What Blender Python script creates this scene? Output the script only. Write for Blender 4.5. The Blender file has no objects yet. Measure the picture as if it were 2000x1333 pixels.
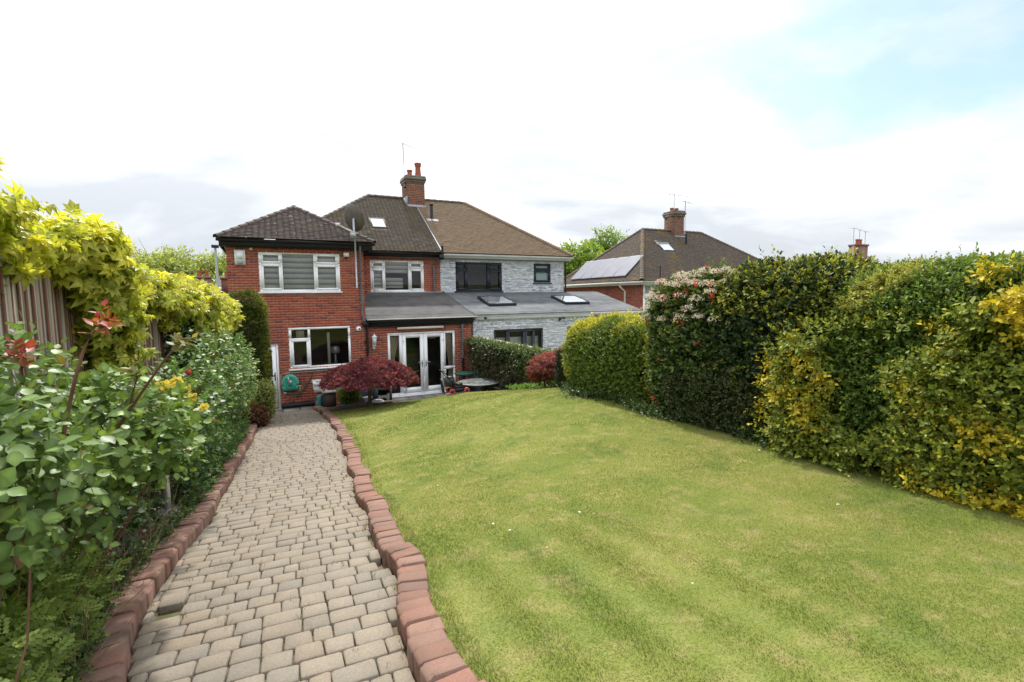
import bpy, math, numpy as np
from mathutils import Matrix, Vector
R = math.radians
sc = bpy.context.scene
COL = sc.collection
rng = np.random.default_rng(7)

# ------------------------------------------------------------------ camera
CAM = np.array([0.0, 0.0, 3.2])
PITCH, ROLL, YAW = R(5.0), R(-0.72), R(26.5)
_fw = np.array([math.sin(YAW) * math.cos(PITCH), math.cos(YAW) * math.cos(PITCH), -math.sin(PITCH)])
_r = np.array([math.cos(YAW), -math.sin(YAW), 0.0])
_u = np.cross(_r, _fw)
_R2 = math.cos(ROLL) * _r + math.sin(ROLL) * _u
_U2 = -math.sin(ROLL) * _r + math.cos(ROLL) * _u
cd = bpy.data.cameras.new("camera")
cd.sensor_width = 36.0
cd.lens = 17.46
cd.clip_start = 0.05
cd.clip_end = 2000
cam = bpy.data.objects.new("camera", cd)
COL.objects.link(cam)
m = Matrix.Identity(4)
for i in range(3):
    m[i][0], m[i][1], m[i][2], m[i][3] = _R2[i], _U2[i], -_fw[i], CAM[i]
cam.matrix_world = m
sc.camera = cam

# ------------------------------------------------------------------ light
SUN_DIR = Vector((0.10, 0.60, 0.80)).normalized()      # towards the sun: high, behind the house
sd = bpy.data.lights.new("sun", 'SUN')
sd.energy = 2.3
sd.angle = R(3.0)
sd.color = (1.0, 0.955, 0.89)
sun = bpy.data.objects.new("sun", sd)
COL.objects.link(sun)
sun.rotation_euler = SUN_DIR.to_track_quat('Z', 'Y').to_euler()
sun.location = (0, 30, 60)

world = bpy.data.worlds.new("World")
sc.world = world
world.use_nodes = True
nt = world.node_tree
nt.nodes.clear()
def wn(t, **kw):
    n = nt.nodes.new(t)
    for k, v in kw.items():
        setattr(n, k, v)
    return n
def wmath(op, a, b=None, clamp=False):
    n = wn('ShaderNodeMath', operation=op, use_clamp=clamp)
    for i, v in enumerate((a, b)):
        if v is None: continue
        if isinstance(v, (int, float)): n.inputs[i].default_value = v
        else: nt.links.new(v, n.inputs[i])
    return n.outputs[0]
sky = wn('ShaderNodeTexSky', sky_type='NISHITA')
sky.sun_disc = False
sky.sun_elevation = math.asin(SUN_DIR.z)
sky.sun_rotation = math.atan2(SUN_DIR.x, SUN_DIR.y)
sky.air_density = 1.0
sky.dust_density = 1.6
tc = wn('ShaderNodeTexCoord')
sep = wn('ShaderNodeSeparateXYZ')
nt.links.new(tc.outputs['Generated'], sep.inputs[0])
zz = wmath('ADD', wmath('MAXIMUM', sep.outputs[2], 0.0), 0.22)
cx = wmath('DIVIDE', sep.outputs[0], zz)
cy = wmath('DIVIDE', sep.outputs[1], zz)
comb = wn('ShaderNodeCombineXYZ')
nt.links.new(cx, comb.inputs[0]); nt.links.new(cy, comb.inputs[1])
def wnoise(scale, detail, rough, off, dist=0.0):
    mp = wn('ShaderNodeVectorMath', operation='ADD')
    nt.links.new(comb.outputs[0], mp.inputs[0]); mp.inputs[1].default_value = off
    n = wn('ShaderNodeTexNoise')
    n.inputs['Scale'].default_value = scale; n.inputs['Detail'].default_value = detail
    n.inputs['Roughness'].default_value = rough; n.inputs['Distortion'].default_value = dist
    nt.links.new(mp.outputs[0], n.inputs['Vector'])
    return n.outputs['Fac']
def wramp(fac, stops):
    n = wn('ShaderNodeValToRGB')
    el = n.color_ramp.elements
    while len(el) < len(stops): el.new(0.5)
    for e, (p, c) in zip(el, stops):
        e.position = p; e.color = (*c, 1.0) if len(c) == 3 else c
    nt.links.new(fac, n.inputs[0])
    return n.outputs[0]
CLOUD_OFF = (0.182, 1.770, 0.0)
cover = wnoise(0.62, 7.0, 0.55, CLOUD_OFF, 0.25)
shade = wnoise(1.15, 6.0, 0.55, (1.3, 8.1, 0.0), 0.4)
cov = wramp(cover, [(0.345, (.22, .22, .22)), (0.44, (1, 1, 1))])
cb = wramp(shade, [(0.40, (3.45, 3.66, 3.95)), (0.53, (4.3, 4.48, 4.72)), (0.68, (7.0, 7.1, 7.25))])
# an overcast sky is brighter overhead than at the horizon
el = wmath('ADD', wmath('MULTIPLY', wmath('MAXIMUM', sep.outputs[2], 0.0), 1.1), 0.85)
cbm = wn('ShaderNodeVectorMath', operation='SCALE')
nt.links.new(cb, cbm.inputs[0]); nt.links.new(el, cbm.inputs[3])
cb = cbm.outputs[0]
mx = wn('ShaderNodeMix', data_type='RGBA')
nt.links.new(cov, mx.inputs[0])
blue = wn('ShaderNodeMix', data_type='RGBA', blend_type='MULTIPLY')
blue.inputs[0].default_value = 1.0
nt.links.new(sky.outputs[0], blue.inputs[6]); blue.inputs[7].default_value = (.95, 1.03, 1.03, 1)
nt.links.new(blue.outputs[2], mx.inputs[6]); nt.links.new(cb, mx.inputs[7])
bg = wn('ShaderNodeBackground'); bg.inputs[1].default_value = 0.1
nt.links.new(mx.outputs[2], bg.inputs[0])
wo = wn('ShaderNodeOutputWorld')
nt.links.new(bg.outputs[0], wo.inputs[0])

vs = sc.view_settings
vs.view_transform = 'Standard'; vs.look = 'None'; vs.gamma = 1.0; vs.use_curve_mapping = False
vs.exposure = 1.22
sc.cycles.max_bounces = 8
sc.cycles.transparent_max_bounces = 12
sc.cycles.caustics_reflective = False; sc.cycles.caustics_refractive = False
sc.cycles.use_denoising = True

# ------------------------------------------------------------------ materials
class NB:
    def __init__(s, name):
        s.m = bpy.data.materials.new(name); s.m.use_nodes = True
        s.t = s.m.node_tree; s.t.nodes.clear()
        s.out = s.n('ShaderNodeOutputMaterial')
    def n(s, t, **kw):
        n = s.t.nodes.new(t)
        for k, v in kw.items(): setattr(n, k, v)
        return n
    def l(s, a, b): s.t.links.new(a, b)
    def put(s, v, sock):
        if hasattr(v, 'is_output'): s.l(v, sock)
        elif isinstance(v, (tuple, list)) and sock.type == 'RGBA': sock.default_value = (*v[:3], 1)
        else: sock.default_value = v
    def math(s, op, a, b=0.0, clamp=False):
        n = s.n('ShaderNodeMath', operation=op, use_clamp=clamp)
        s.put(a, n.inputs[0]); s.put(b, n.inputs[1]); return n.outputs[0]
    def mix(s, f, a, b, bt='MIX'):
        n = s.n('ShaderNodeMix', data_type='RGBA', blend_type=bt)
        s.put(f, n.inputs[0]); s.put(a, n.inputs[6]); s.put(b, n.inputs[7]); return n.outputs[2]
    def noise(s, scale, detail=4, rough=.55, vec=None, coord='Object', stretch=None):
        if vec is None:
            t = s.n('ShaderNodeTexCoord') if coord != 'World' else s.n('ShaderNodeNewGeometry')
            vec = t.outputs['Position'] if coord == 'World' else t.outputs[coord]
        if stretch:
            mp = s.n('ShaderNodeMapping'); mp.inputs['Scale'].default_value = stretch
            s.l(vec, mp.inputs[0]); vec = mp.outputs[0]
        n = s.n('ShaderNodeTexNoise')
        n.inputs['Scale'].default_value = scale; n.inputs['Detail'].default_value = detail; n.inputs['Roughness'].default_value = rough
        s.l(vec, n.inputs['Vector']); return n.outputs['Fac']
    def ramp(s, fac, stops):
        n = s.n('ShaderNodeValToRGB'); el = n.color_ramp.elements
        while len(el) < len(stops): el.new(.5)
        for e, (p, c) in zip(el, stops):
            e.position = p; e.color = (c, c, c, 1) if isinstance(c, (int, float)) else (*c, 1)
        s.l(fac, n.inputs[0]); return n.outputs[0]
    def rand(s):
        g = s.n('ShaderNodeNewGeometry'); o = s.n('ShaderNodeObjectInfo')
        return s.math('FRACT', s.math('ADD', g.outputs['Random Per Island'], o.outputs['Random']))
    def bsdf(s, col, rough=.7, metal=0., spec=.3, bump=None, bstr=.3, bdist=.01, transl=0., tcol=None):
        p = s.n('ShaderNodeBsdfPrincipled')
        s.put(col, p.inputs['Base Color']); s.put(rough, p.inputs['Roughness']); p.inputs['Metallic'].default_value = metal
        s.put(spec, p.inputs['Specular IOR Level'])
        if bump is not None:
            b = s.n('ShaderNodeBump'); b.inputs['Strength'].default_value = bstr; b.inputs['Distance'].default_value = bdist
            s.l(bump, b.inputs['Height']); s.l(b.outputs[0], p.inputs['Normal'])
        o = p.outputs[0]
        if transl > 0:
            t = s.n('ShaderNodeBsdfTranslucent'); s.put(tcol if tcol is not None else col, t.inputs[0])
            x = s.n('ShaderNodeMixShader'); x.inputs[0].default_value = transl
            s.l(o, x.inputs[1]); s.l(t.outputs[0], x.inputs[2]); o = x.outputs[0]
        s.l(o, s.out.inputs[0]); return s.m

def simple(name, col, rough=.6, var=.12, scale=6., metal=0., spec=.3, bstr=.0, rnd=0., stretch=None, coord='World'):
    b = NB(name)
    f = b.noise(scale, 5, .6, coord=coord, stretch=stretch)
    k = b.ramp(f, [(.3, 1 - var), (.7, 1 + var)])
    c = b.mix(1., col, k, 'MULTIPLY')
    if rnd:
        rr = b.ramp(b.rand(), [(0., 1 - rnd), (1., 1 + rnd)])
        c = b.mix(1., c, rr, 'MULTIPLY')
    return b.bsdf(c, rough, metal, spec, f if bstr else None, bstr)

def leaf_mat(name, rough=.42, transl=.3, spec=.45, tk=(1.15, 1.1, .55)):
    b = NB(name)
    a = b.n('ShaderNodeAttribute', attribute_name='col')
    o = b.n('ShaderNodeObjectInfo')
    c = b.mix(1., a.outputs['Color'], o.outputs['Color'], 'MULTIPLY')
    f = b.noise(30., 3, coord='World')
    c = b.mix(1., c, b.ramp(f, [(.3, .82), (.7, 1.15)]), 'MULTIPLY')
    return b.bsdf(c, rough, 0, spec, transl=transl, tcol=b.mix(1., c, tk, 'MULTIPLY'))

def brick_mat(name, cols, stain=.25):
    b = NB(name)
    r = b.rand()
    n = len(cols)
    c = b.ramp(r, [(i / max(1, n - 1), k) for i, k in enumerate(cols)])
    f = b.noise(55., 5, .65, coord='World')
    c = b.mix(1., c, b.ramp(f, [(.3, .80), (.7, 1.18)]), 'MULTIPLY')
    g = b.noise(1.3, 4, .6, coord='World')
    c = b.mix(b.ramp(g, [(.45, 0.), (.75, stain)]), c, (.20, .13, .10))
    return b.bsdf(c, .82, 0, .2, f, .35, .004)

def tile_mat(name, cols, moss=.0, mosscol=(.16, .13, .03), lich=.0):
    b = NB(name)
    r = b.rand(); n = len(cols)
    c = b.ramp(r, [(i / max(1, n - 1), k) for i, k in enumerate(cols)])
    f = b.noise(30., 5, .65, coord='World')
    c = b.mix(1., c, b.ramp(f, [(.3, .78), (.7, 1.2)]), 'MULTIPLY')
    g = b.noise(.9, 6, .7, coord='World')
    c = b.mix(b.ramp(g, [(.52, 0.), (.72, moss)]), c, mosscol)
    if lich:
        h = b.noise(9., 2, .5, coord='World')
        c = b.mix(b.ramp(h, [(.68, 0.), (.74, lich)]), c, (.5, .48, .42))
    return b.bsdf(c, .8, 0, .22, f, .3, .004)

M = {}
M['brick'] = brick_mat('red_brick', [(.30, .072, .045), (.40, .100, .058), (.36, .086, .052), (.43, .125, .072), (.20, .060, .048), (.40, .105, .058)])
M['brick_b'] = brick_mat('orange_brick', [(.36, .105, .055), (.44, .14, .075), (.27, .08, .05), (.47, .155, .08)])
M['chim'] = brick_mat('weathered_brick', [(.24, .07, .045), (.29, .11, .065), (.18, .075, .055), (.25, .15, .105), (.12, .065, .05)], .8)
M['chimcap'] = simple('sooty_mortar', (.17, .145, .115), .9, .35, 6, bstr=.3)
M['mortar'] = simple('mortar', (.40, .31, .25), .9, .15, 12, bstr=.2)
M['slip'] = brick_mat('stone_slip', [(.64, .66, .69), (.78, .79, .80), (.44, .47, .53), (.76, .77, .78), (.80, .80, .81), (.36, .39, .45), (.82, .82, .83), (.60, .62, .66), (.74, .75, .77)], .03)
M['slipback'] = simple('grey_grout', (.34, .36, .40), .9, .1)
M['upvc'] = simple('white_upvc', (.88, .88, .89), .35, .01, 3, spec=.4)
M['whitep'] = simple('white_paint', (.74, .74, .73), .55, .08, 3)
M['cream'] = simple('cream_trim', (.68, .65, .58), .55, .12, 5)
M['anthr'] = simple('anthracite_frame', (.028, .032, .042), .4, .08, 4)
M['black'] = simple('black_plastic', (.018, .018, .02), .42, .15, 5)
M['pipeg'] = simple('grey_pipe', (.13, .135, .15), .45, .12, 5)
M['lead'] = simple('lead_flashing', (.32, .34, .37), .6, .2, 8)
M['tile_e'] = tile_mat('brown_tile', [(.060, .045, .040), (.085, .065, .057), (.073, .054, .046), (.10, .077, .067)], .6, (.11, .10, .045), .8)
M['tile_m'] = tile_mat('dark_tile', [(.075, .060, .046), (.105, .084, .064), (.09, .071, .054), (.12, .096, .075)], .55, (.15, .12, .035), .2)
M['tile_w'] = tile_mat('tan_tile', [(.185, .130, .082), (.235, .168, .108), (.21, .148, .094), (.25, .185, .122)], .2, (.2, .15, .1))
M['tile_b'] = tile_mat('grey_brown_tile', [(.085, .067, .054), (.115, .092, .075), (.10, .078, .062), (.125, .10, .085)], .95, (.20, .125, .03), .25)
M['terra'] = simple('terracotta', (.33, .095, .058), .75, .2, 12)
def felt(name, col, stripe):
    b = NB(name)
    g = b.n('ShaderNodeNewGeometry')
    f = b.noise(2.2, 6, .65, coord='World')
    c = b.mix(1., col, b.ramp(f, [(.3, .62), (.7, 1.35)]), 'MULTIPLY')
    sp = b.noise(26., 3, .6, coord='World')
    c = b.mix(b.ramp(sp, [(.66, 0.), (.74, .45)]), c, (.24, .235, .20))
    s2 = b.noise(1.0, 2, .5, coord='World', stretch=(.25, 1.3, 1.))
    c = b.mix(b.ramp(s2, [(.5, 0.), (.62, .35)]), c, stripe)
    fine = b.noise(160., 2, .5, coord='World')
    return b.bsdf(c, .85, 0, .2, fine, .2, .003)
M['felt'] = felt('roofing_felt', (.075, .073, .072), (.125, .118, .112))
M['felt_w'] = felt('grey_felt', (.105, .11, .115), (.19, .195, .195))
M['timber'] = simple('weathered_timber', (.44, .39, .32), .85, .25, 7, rnd=.18, stretch=(3., 3., .25), bstr=.3)
M['timber_edge'] = simple('stained_timber', (.20, .09, .06), .85, .25, 7, stretch=(3., 3., .25))
M['post'] = simple('fence_post_timber', (.27, .22, .17), .9, .3, 7, stretch=(3., 3., .25), bstr=.3)
M['steel'] = simple('brushed_steel', (.55, .55, .55), .38, .1, 20, metal=.85)
M['zinc'] = simple('galvanised_steel', (.42, .44, .46), .5, .15, 10, metal=.5)
M['dish'] = simple('dish_brown', (.115, .098, .082), .6, .2, 5)
M['render'] = simple('grey_render', (.36, .38, .40), .85, .12, 3, bstr=.2)
M['concrete'] = simple('concrete', (.36, .34, .31), .9, .18, 6, bstr=.2)
M['slab'] = simple('patio_slab', (.25, .23, .205), .88, .2, 5, rnd=.15, bstr=.2)
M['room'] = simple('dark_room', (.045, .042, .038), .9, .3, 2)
M['blind'] = simple('blind_fabric', (.80, .82, .80), .8, .05, 4)
M['sheer'] = simple('sheer_fabric', (.38, .40, .39), .85, .08, 5)
M['curtain'] = simple('cream_curtain', (.50, .43, .32), .9, .2, 12, stretch=(14., 1., .3))
M['card'] = simple('cream_card', (.66, .60, .45), .8, .05)
M['green_pl'] = simple('green_plastic', (.045, .33, .23), .4, .06, 4, spec=.45)
M['hose'] = simple('green_hose', (.035, .06, .025), .55, .1)
M['castiron'] = simple('dark_green_metal', (.018, .03, .027), .45, .2, 10, spec=.45)
M['greenseat'] = simple('green_seat', (.03, .10, .075), .5, .1)
M['tabletop'] = simple('pewter_table', (.13, .14, .135), .4, .35, 18, metal=.3)
M['redpl'] = simple('red_plastic', (.55, .07, .08), .45, .05)
M['bluegl'] = simple('blue_glaze', (.05, .12, .42), .25, .2, 8, spec=.5)
M['navy'] = simple('navy_cover', (.03, .04, .075), .6, .2, 6)
M['teal'] = simple('teal_plastic', (.04, .22, .24), .45, .1)
M['brownbox'] = simple('dark_brown_box', (.045, .03, .022), .7, .2, 6)
M['bark'] = simple('bark', (.13, .095, .065), .9, .35, 14, stretch=(1., 1., .3), bstr=.5)
M['twig'] = simple('twig_bark', (.05, .04, .026), .95, .4, 9)
M['cane'] = simple('rose_cane', (.15, .075, .045), .6, .3, 15)
M['canegreen'] = simple('green_cane', (.13, .19, .06), .6, .3, 15)
M['soil'] = simple('bed_soil', (.075, .055, .04), .95, .35, 12, bstr=.6)
M['solar'] = None
b = NB('solar_cell')
f = b.noise(2., 2, coord='World')
M['solar'] = b.bsdf(b.mix(1., (.17, .175, .21), b.ramp(f, [(.3, .9), (.7, 1.1)]), 'MULTIPLY'), .5, 0, .12)
M['alu'] = simple('aluminium', (.40, .40, .42), .35, .05, metal=.4)
M['sklight'] = simple('skylight_glass', (.66, .69, .72), .06, .05, 2, metal=.75, spec=.9)
M['roofwin'] = None
def glass(name, tint=.9, ior=1.5):
    b = NB(name)
    t = b.n('ShaderNodeBsdfTransparent'); t.inputs[0].default_value = (tint, tint, tint, 1)
    g = b.n('ShaderNodeBsdfGlossy'); g.inputs['Roughness'].default_value = .01
    fr = b.n('ShaderNodeFresnel'); fr.inputs[0].default_value = ior
    x = b.n('ShaderNodeMixShader')
    b.l(fr.outputs[0], x.inputs[0]); b.l(t.outputs[0], x.inputs[1]); b.l(g.outputs[0], x.inputs[2])
    b.l(x.outputs[0], b.out.inputs[0]); return b.m
M['glass'] = glass('window_glass', .97, 1.6)
M['frost'] = simple('frosted_glass', (.22, .30, .29), .25, .04, 3, spec=.5)
M['lglass'] = simple('lantern_glass', (.55, .56, .58), .2, .1, 3, spec=.5)
b = NB('path_paver')
r = b.rand()
c = b.ramp(r, [(0., (.225, .188, .142)), (.25, (.262, .222, .170)), (.5, (.212, .186, .150)), (.75, (.245, .208, .160)), (1., (.240, .195, .146))])
f = b.noise(90., 5, .7, coord='World')
c = b.mix(1., c, b.ramp(f, [(.25, .70), (.75, 1.22)]), 'MULTIPLY')
g = b.noise(3., 4, .6, coord='World')
c = b.mix(b.ramp(g, [(.5, 0.), (.75, .35)]), c, (.135, .115, .085))
M['paver'] = b.bsdf(c, .9, 0, .2, f, .5, .004)
b = NB('kerb_block')
r = b.rand()
c = b.ramp(r, [(0., (.205, .112, .084)), (.3, (.265, .138, .102)), (.5, (.22, .130, .100)), (.75, (.28, .165, .125)), (1., (.175, .108, .085))])
f = b.noise(120., 5, .7, coord='World')
c = b.mix(1., c, b.ramp(f, [(.25, .72), (.75, 1.2)]), 'MULTIPLY')
g = b.noise(4., 4, .6, coord='World')
c = b.mix(b.ramp(g, [(.45, 0.), (.72, .6)]), c, (.135, .10, .07))
ms = b.noise(17., 5, .7, coord='World')
c = b.mix(b.ramp(ms, [(.58, 0.), (.70, .55)]), c, (.085, .085, .045))
M['kerb'] = b.bsdf(c, .88, 0, .2, f, .45, .004)
b = NB('joint_sand')
f = b.noise(40., 5, .7, coord='World')
g = b.noise(6., 4, .6, coord='World')
c = b.mix(b.ramp(g, [(.5, 0.), (.62, .8)]), b.mix(f, (.10, .08, .055), (.19, .15, .10)), (.07, .085, .03))
M['joint'] = b.bsdf(c, .95, 0, .1, f, .5, .01)
def lawn_nodes(b):
    p = b.n('ShaderNodeNewGeometry').outputs['Position']
    f = b.noise(.9, 5, .6, vec=p); g = b.noise(5., 4, .65, vec=p)
    c = b.mix(b.ramp(f, [(.35, 0.), (.65, 1.)]), (.162, .208, .038), (.258, .264, .066))
    c = b.mix(b.ramp(g, [(.50, 0.), (.72, .8)]), c, (.36, .305, .125))
    g2 = b.noise(2.1, 4, .65, vec=p)
    c = b.mix(b.ramp(g2, [(.56, 0.), (.70, .6)]), c, (.105, .165, .038))
    # mowing bands in the near corner: sheen of leaning grass painted as paler colour
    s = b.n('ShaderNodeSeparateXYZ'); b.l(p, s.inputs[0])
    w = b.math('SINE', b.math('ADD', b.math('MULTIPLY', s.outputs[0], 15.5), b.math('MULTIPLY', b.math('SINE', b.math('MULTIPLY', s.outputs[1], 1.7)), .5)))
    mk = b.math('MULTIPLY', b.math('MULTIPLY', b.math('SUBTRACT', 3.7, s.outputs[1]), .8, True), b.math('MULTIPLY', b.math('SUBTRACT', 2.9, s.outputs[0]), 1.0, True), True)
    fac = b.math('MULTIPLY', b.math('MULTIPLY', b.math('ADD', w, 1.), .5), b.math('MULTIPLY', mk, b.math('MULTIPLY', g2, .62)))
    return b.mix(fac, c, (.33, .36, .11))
b = NB('lawn_turf')
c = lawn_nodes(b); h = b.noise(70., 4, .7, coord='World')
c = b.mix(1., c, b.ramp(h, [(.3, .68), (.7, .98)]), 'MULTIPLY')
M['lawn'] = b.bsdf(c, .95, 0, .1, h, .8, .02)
b = NB('grass_blade')
a = b.n('ShaderNodeAttribute', attribute_name='col')
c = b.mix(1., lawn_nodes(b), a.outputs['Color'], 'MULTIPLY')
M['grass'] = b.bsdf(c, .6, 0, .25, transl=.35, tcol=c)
M['field'] = simple('rough_ground', (.10, .115, .045), .95, .3, 1.5, bstr=.3)
M['leaf'] = leaf_mat('leaf_gloss', .45, .28, .32)
M['leafh'] = leaf_mat('leaf_hedge', .5, .25, .22)
M['leafm'] = leaf_mat('leaf_matt', .55, .32, .3)
M['leaft'] = leaf_mat('leaf_thin', .42, .48, .4, (1.1, 1.12, .5))
M['petal'] = leaf_mat('petal', .7, .3, .2, (1, 1, .9))

# ------------------------------------------------------------------ objects
WM = {}
def _reg(o, parent, W=None):
    COL.objects.link(o)
    W = W or Matrix.Identity(4)
    if parent is not None:
        o.parent = parent
        o.matrix_parent_inverse = WM[parent].inverted()
    o.matrix_basis = W
    WM[o] = W
    return o
def tag(o, label=None, cat=None, group=None, kind=None):
    if label: o['label'] = label
    if cat: o['category'] = cat
    if group: o['group'] = group
    if kind: o['kind'] = kind
    return o
def thing(name, label, cat, loc=(0, 0, 0), group=None, kind=None):
    o = bpy.data.objects.new(name, None)
    o.empty_display_size = .1
    _reg(o, None, Matrix.Translation(loc))
    return tag(o, label, cat, group, kind)
def place(name, mesh, parent, W=None):
    return _reg(bpy.data.objects.new(name, mesh), parent, W)
def copy_tree(o, parent=None, off=None):
    c = o.copy(); COL.objects.link(c)
    if parent is not None: c.parent = parent
    WM[c] = c.matrix_basis.copy()
    for ch in list(o.children): copy_tree(ch, c)
    return c

def np_mesh(name, V, F, mat, col=None, smooth=False, sizes=None):
    """V (n,3); F (m,k) array of equal polygons, or list of polygons."""
    me = bpy.data.meshes.new(name)
    V = np.asarray(V, np.float32)
    if isinstance(F, np.ndarray):
        k = F.shape[1]; flat = F.ravel().astype(np.int32); starts = np.arange(len(F), dtype=np.int32) * k
    else:
        flat = np.array([i for f in F for i in f], np.int32)
        starts = np.cumsum([0] + [len(f) for f in F[:-1]]).astype(np.int32)
    me.vertices.add(len(V)); me.vertices.foreach_set('co', V.ravel())
    me.loops.add(len(flat)); me.loops.foreach_set('vertex_index', flat)
    me.polygons.add(len(starts)); me.polygons.foreach_set('loop_start', starts)
    if smooth: me.polygons.foreach_set('use_smooth', np.ones(len(starts), bool))
    me.update(calc_edges=True)
    if col is not None:
        at = me.attributes.new('col', 'FLOAT_COLOR', 'POINT')
        c = np.ones((len(V), 4), np.float32); c[:, :3] = col
        at.data.foreach_set('color', c.ravel())
    me.materials.append(mat)
    return me

class MB:
    def __init__(s): s.v = []; s.f = []
    def box(s, x0, x1, y0, y1, z0, z1):
        b = len(s.v)
        s.v += [(x0, y0, z0), (x1, y0, z0), (x1, y1, z0), (x0, y1, z0), (x0, y0, z1), (x1, y0, z1), (x1, y1, z1), (x0, y1, z1)]
        s.f += [tuple(b + i for i in q) for q in ((3, 2, 1, 0), (4, 5, 6, 7), (0, 1, 5, 4), (1, 2, 6, 5), (2, 3, 7, 6), (3, 0, 4, 7))]
        return s
    def poly(s, *pts):
        b = len(s.v); s.v += [tuple(p) for p in pts]; s.f.append(tuple(range(b, b + len(pts)))); return s
    def tube(s, path, r, n=6, cap=True):
        path = [np.array(p, float) for p in path]
        rs = r if isinstance(r, (list, tuple)) else [r] * len(path)
        b0 = len(s.v)
        for i, p in enumerate(path):
            d = path[min(i + 1, len(path) - 1)] - path[max(i - 1, 0)]
            d /= np.linalg.norm(d) + 1e-9
            a = np.cross(d, (0, 0, 1) if abs(d[2]) < .9 else (1, 0, 0)); a /= np.linalg.norm(a)
            c = np.cross(d, a)
            for k in range(n):
                t = 2 * math.pi * k / n
                s.v.append(tuple(p + rs[i] * (math.cos(t) * a + math.sin(t) * c)))
        for i in range(len(path) - 1):
            for k in range(n):
                s.f.append((b0 + i * n + k, b0 + i * n + (k + 1) % n, b0 + (i + 1) * n + (k + 1) % n, b0 + (i + 1) * n + k))
        if cap:
            s.f.append(tuple(b0 + k for k in range(n)))
            e = b0 + (len(path) - 1) * n
            s.f.append(tuple(e + k for k in reversed(range(n))))
        return s
    def lathe(s, prof, c=(0, 0, 0), n=16, axis='z', T=None):
        b0 = len(s.v); c = np.array(c, float)
        for r, h in prof:
            for k in range(n):
                t = 2 * math.pi * k / n; p = np.array((r * math.cos(t), r * math.sin(t), h))
                if T is not None: p = T @ p
                s.v.append(tuple(c + p))
        for i in range(len(prof) - 1):
            for k in range(n):
                s.f.append((b0 + i * n + k, b0 + i * n + (k + 1) % n, b0 + (i + 1) * n + (k + 1) % n, b0 + (i + 1) * n + k))
        s.f.append(tuple(b0 + k for k in reversed(range(n))))
        e = b0 + (len(prof) - 1) * n
        s.f.append(tuple(e + k for k in range(n)))
        return s
    def mesh(s, name, mat, smooth=False):
        me = np_mesh(name, s.v, s.f, mat)
        if smooth:
            me.polygons.foreach_set('use_smooth', np.ones(len(me.polygons), bool))
            try: me.set_sharp_from_angle(angle=R(40))
            except Exception: pass
        return me
    def build(s, name, mat, parent=None, smooth=False):
        return place(name, s.mesh(name, mat, smooth), parent)

_BQ = np.array([(3, 2, 1, 0), (4, 5, 6, 7), (0, 1, 5, 4), (1, 2, 6, 5), (2, 3, 7, 6), (3, 0, 4, 7)])
_BS = np.array([(-1, -1, -1), (1, -1, -1), (1, 1, -1), (-1, 1, -1), (-1, -1, 1), (1, -1, 1), (1, 1, 1), (-1, 1, 1)], float)
def boxes_mesh(name, C, A, B, N, mat, skip=None):
    """oriented boxes: centres C (n,3), half-axis vectors A,B,N (n,3)."""
    n = len(C)
    V = C[:, None] + _BS[None, :, 0:1] * A[:, None] + _BS[None, :, 1:2] * B[:, None] + _BS[None, :, 2:3] * N[:, None]
    Q = _BQ if skip is None else np.delete(_BQ, skip, 0)
    F = (np.arange(n)[:, None, None] * 8 + Q[None]).reshape(-1, 4)
    return np_mesh(name, V.reshape(-1, 3), F, mat)
def depth_of(p): return (np.asarray(p) - CAM) @ _fw
def in_frame(p, mx=1.06, my=.70):
    v = np.asarray(p) - CAM; z = v @ _fw
    return (z > .1) & (np.abs(v @ _R2) < mx * z) & (np.abs(v @ _U2) < my * z)

def pieces(parent, name, stuffname, C, A, B, N, mat, limit=300, std=None, skip=0, fold=True):
    """boxes: the `limit` nearest full-size ones become objects sharing one mesh, the rest one joined part."""
    C, A, B, N = map(np.asarray, (C, A, B, N))
    n = len(C)
    la = np.linalg.norm(A, axis=1); lb = np.linalg.norm(B, axis=1); ln = np.linalg.norm(N, axis=1)
    if std is None: std = np.median(la)
    ok = (np.abs(la - std) < .03 * std) & in_frame(C)
    d = np.where(ok, depth_of(C), 1e9)
    order = np.argsort(d)
    pick = order[:min(limit, int(ok.sum()))]
    if len(pick):
        d0, d1, d2 = (float(np.median(q[pick])) for q in (la, lb, ln))      # mesh at real size
        me = boxes_mesh(name, np.zeros((1, 3)), np.array([[d0, 0, 0]]), np.array([[0, d1, 0]]), np.array([[0, 0, d2]]), mat)
        for i in pick:
            a_, b_, n_ = A[i] / d0, B[i] / d1, N[i] / d2
            W = Matrix((*[(a_[j], b_[j], n_[j], C[i][j]) for j in range(3)], (0, 0, 0, 1)))
            place(name, me, parent, W)
    rest = np.setdiff1d(np.arange(n), pick)
    if len(rest):
        o = place(stuffname, boxes_mesh(stuffname, C[rest], A[rest], B[rest], N[rest], mat), parent)
        o['kind'] = 'stuff'
# ------------------------------------------------------------------ ground heights
_PY = [-10, 0, 2, 4, 6, 8, 10, 12, 14.5, 16]
_PZ = [2.9, 1.75, 1.50, 1.26, 1.01, .765, .54, .36, .2, .1]
def path_z(y): return np.interp(y, _PY, _PZ)
CP = [(1.15, y, float(path_z(y)) + .06) for y in range(-4, 15)]
CP += [(5.2, -3, 1.75), (5.2, 0, 1.6), (5.2, 1.57, 1.53), (5.2, 3.15, 1.49), (5.2, 4.5, 1.45), (5.2, 6, 1.43), (5.2, 7.3, 1.40),
       (5.2, 8.2, 1.35), (5.6, 9.6, 1.17), (5.78, 10, 1.07), (5.6, 11.3, .83), (5.1, 11.8, .77), (4.6, 12.3, .69), (4, 12.8, .54),
       (3.47, 13.3, .41), (2.8, 13.5, .38), (2.2, 13.8, .33), (7, 3, 1.5), (7, 8, 1.35)]
CP = np.array(CP, float)
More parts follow.
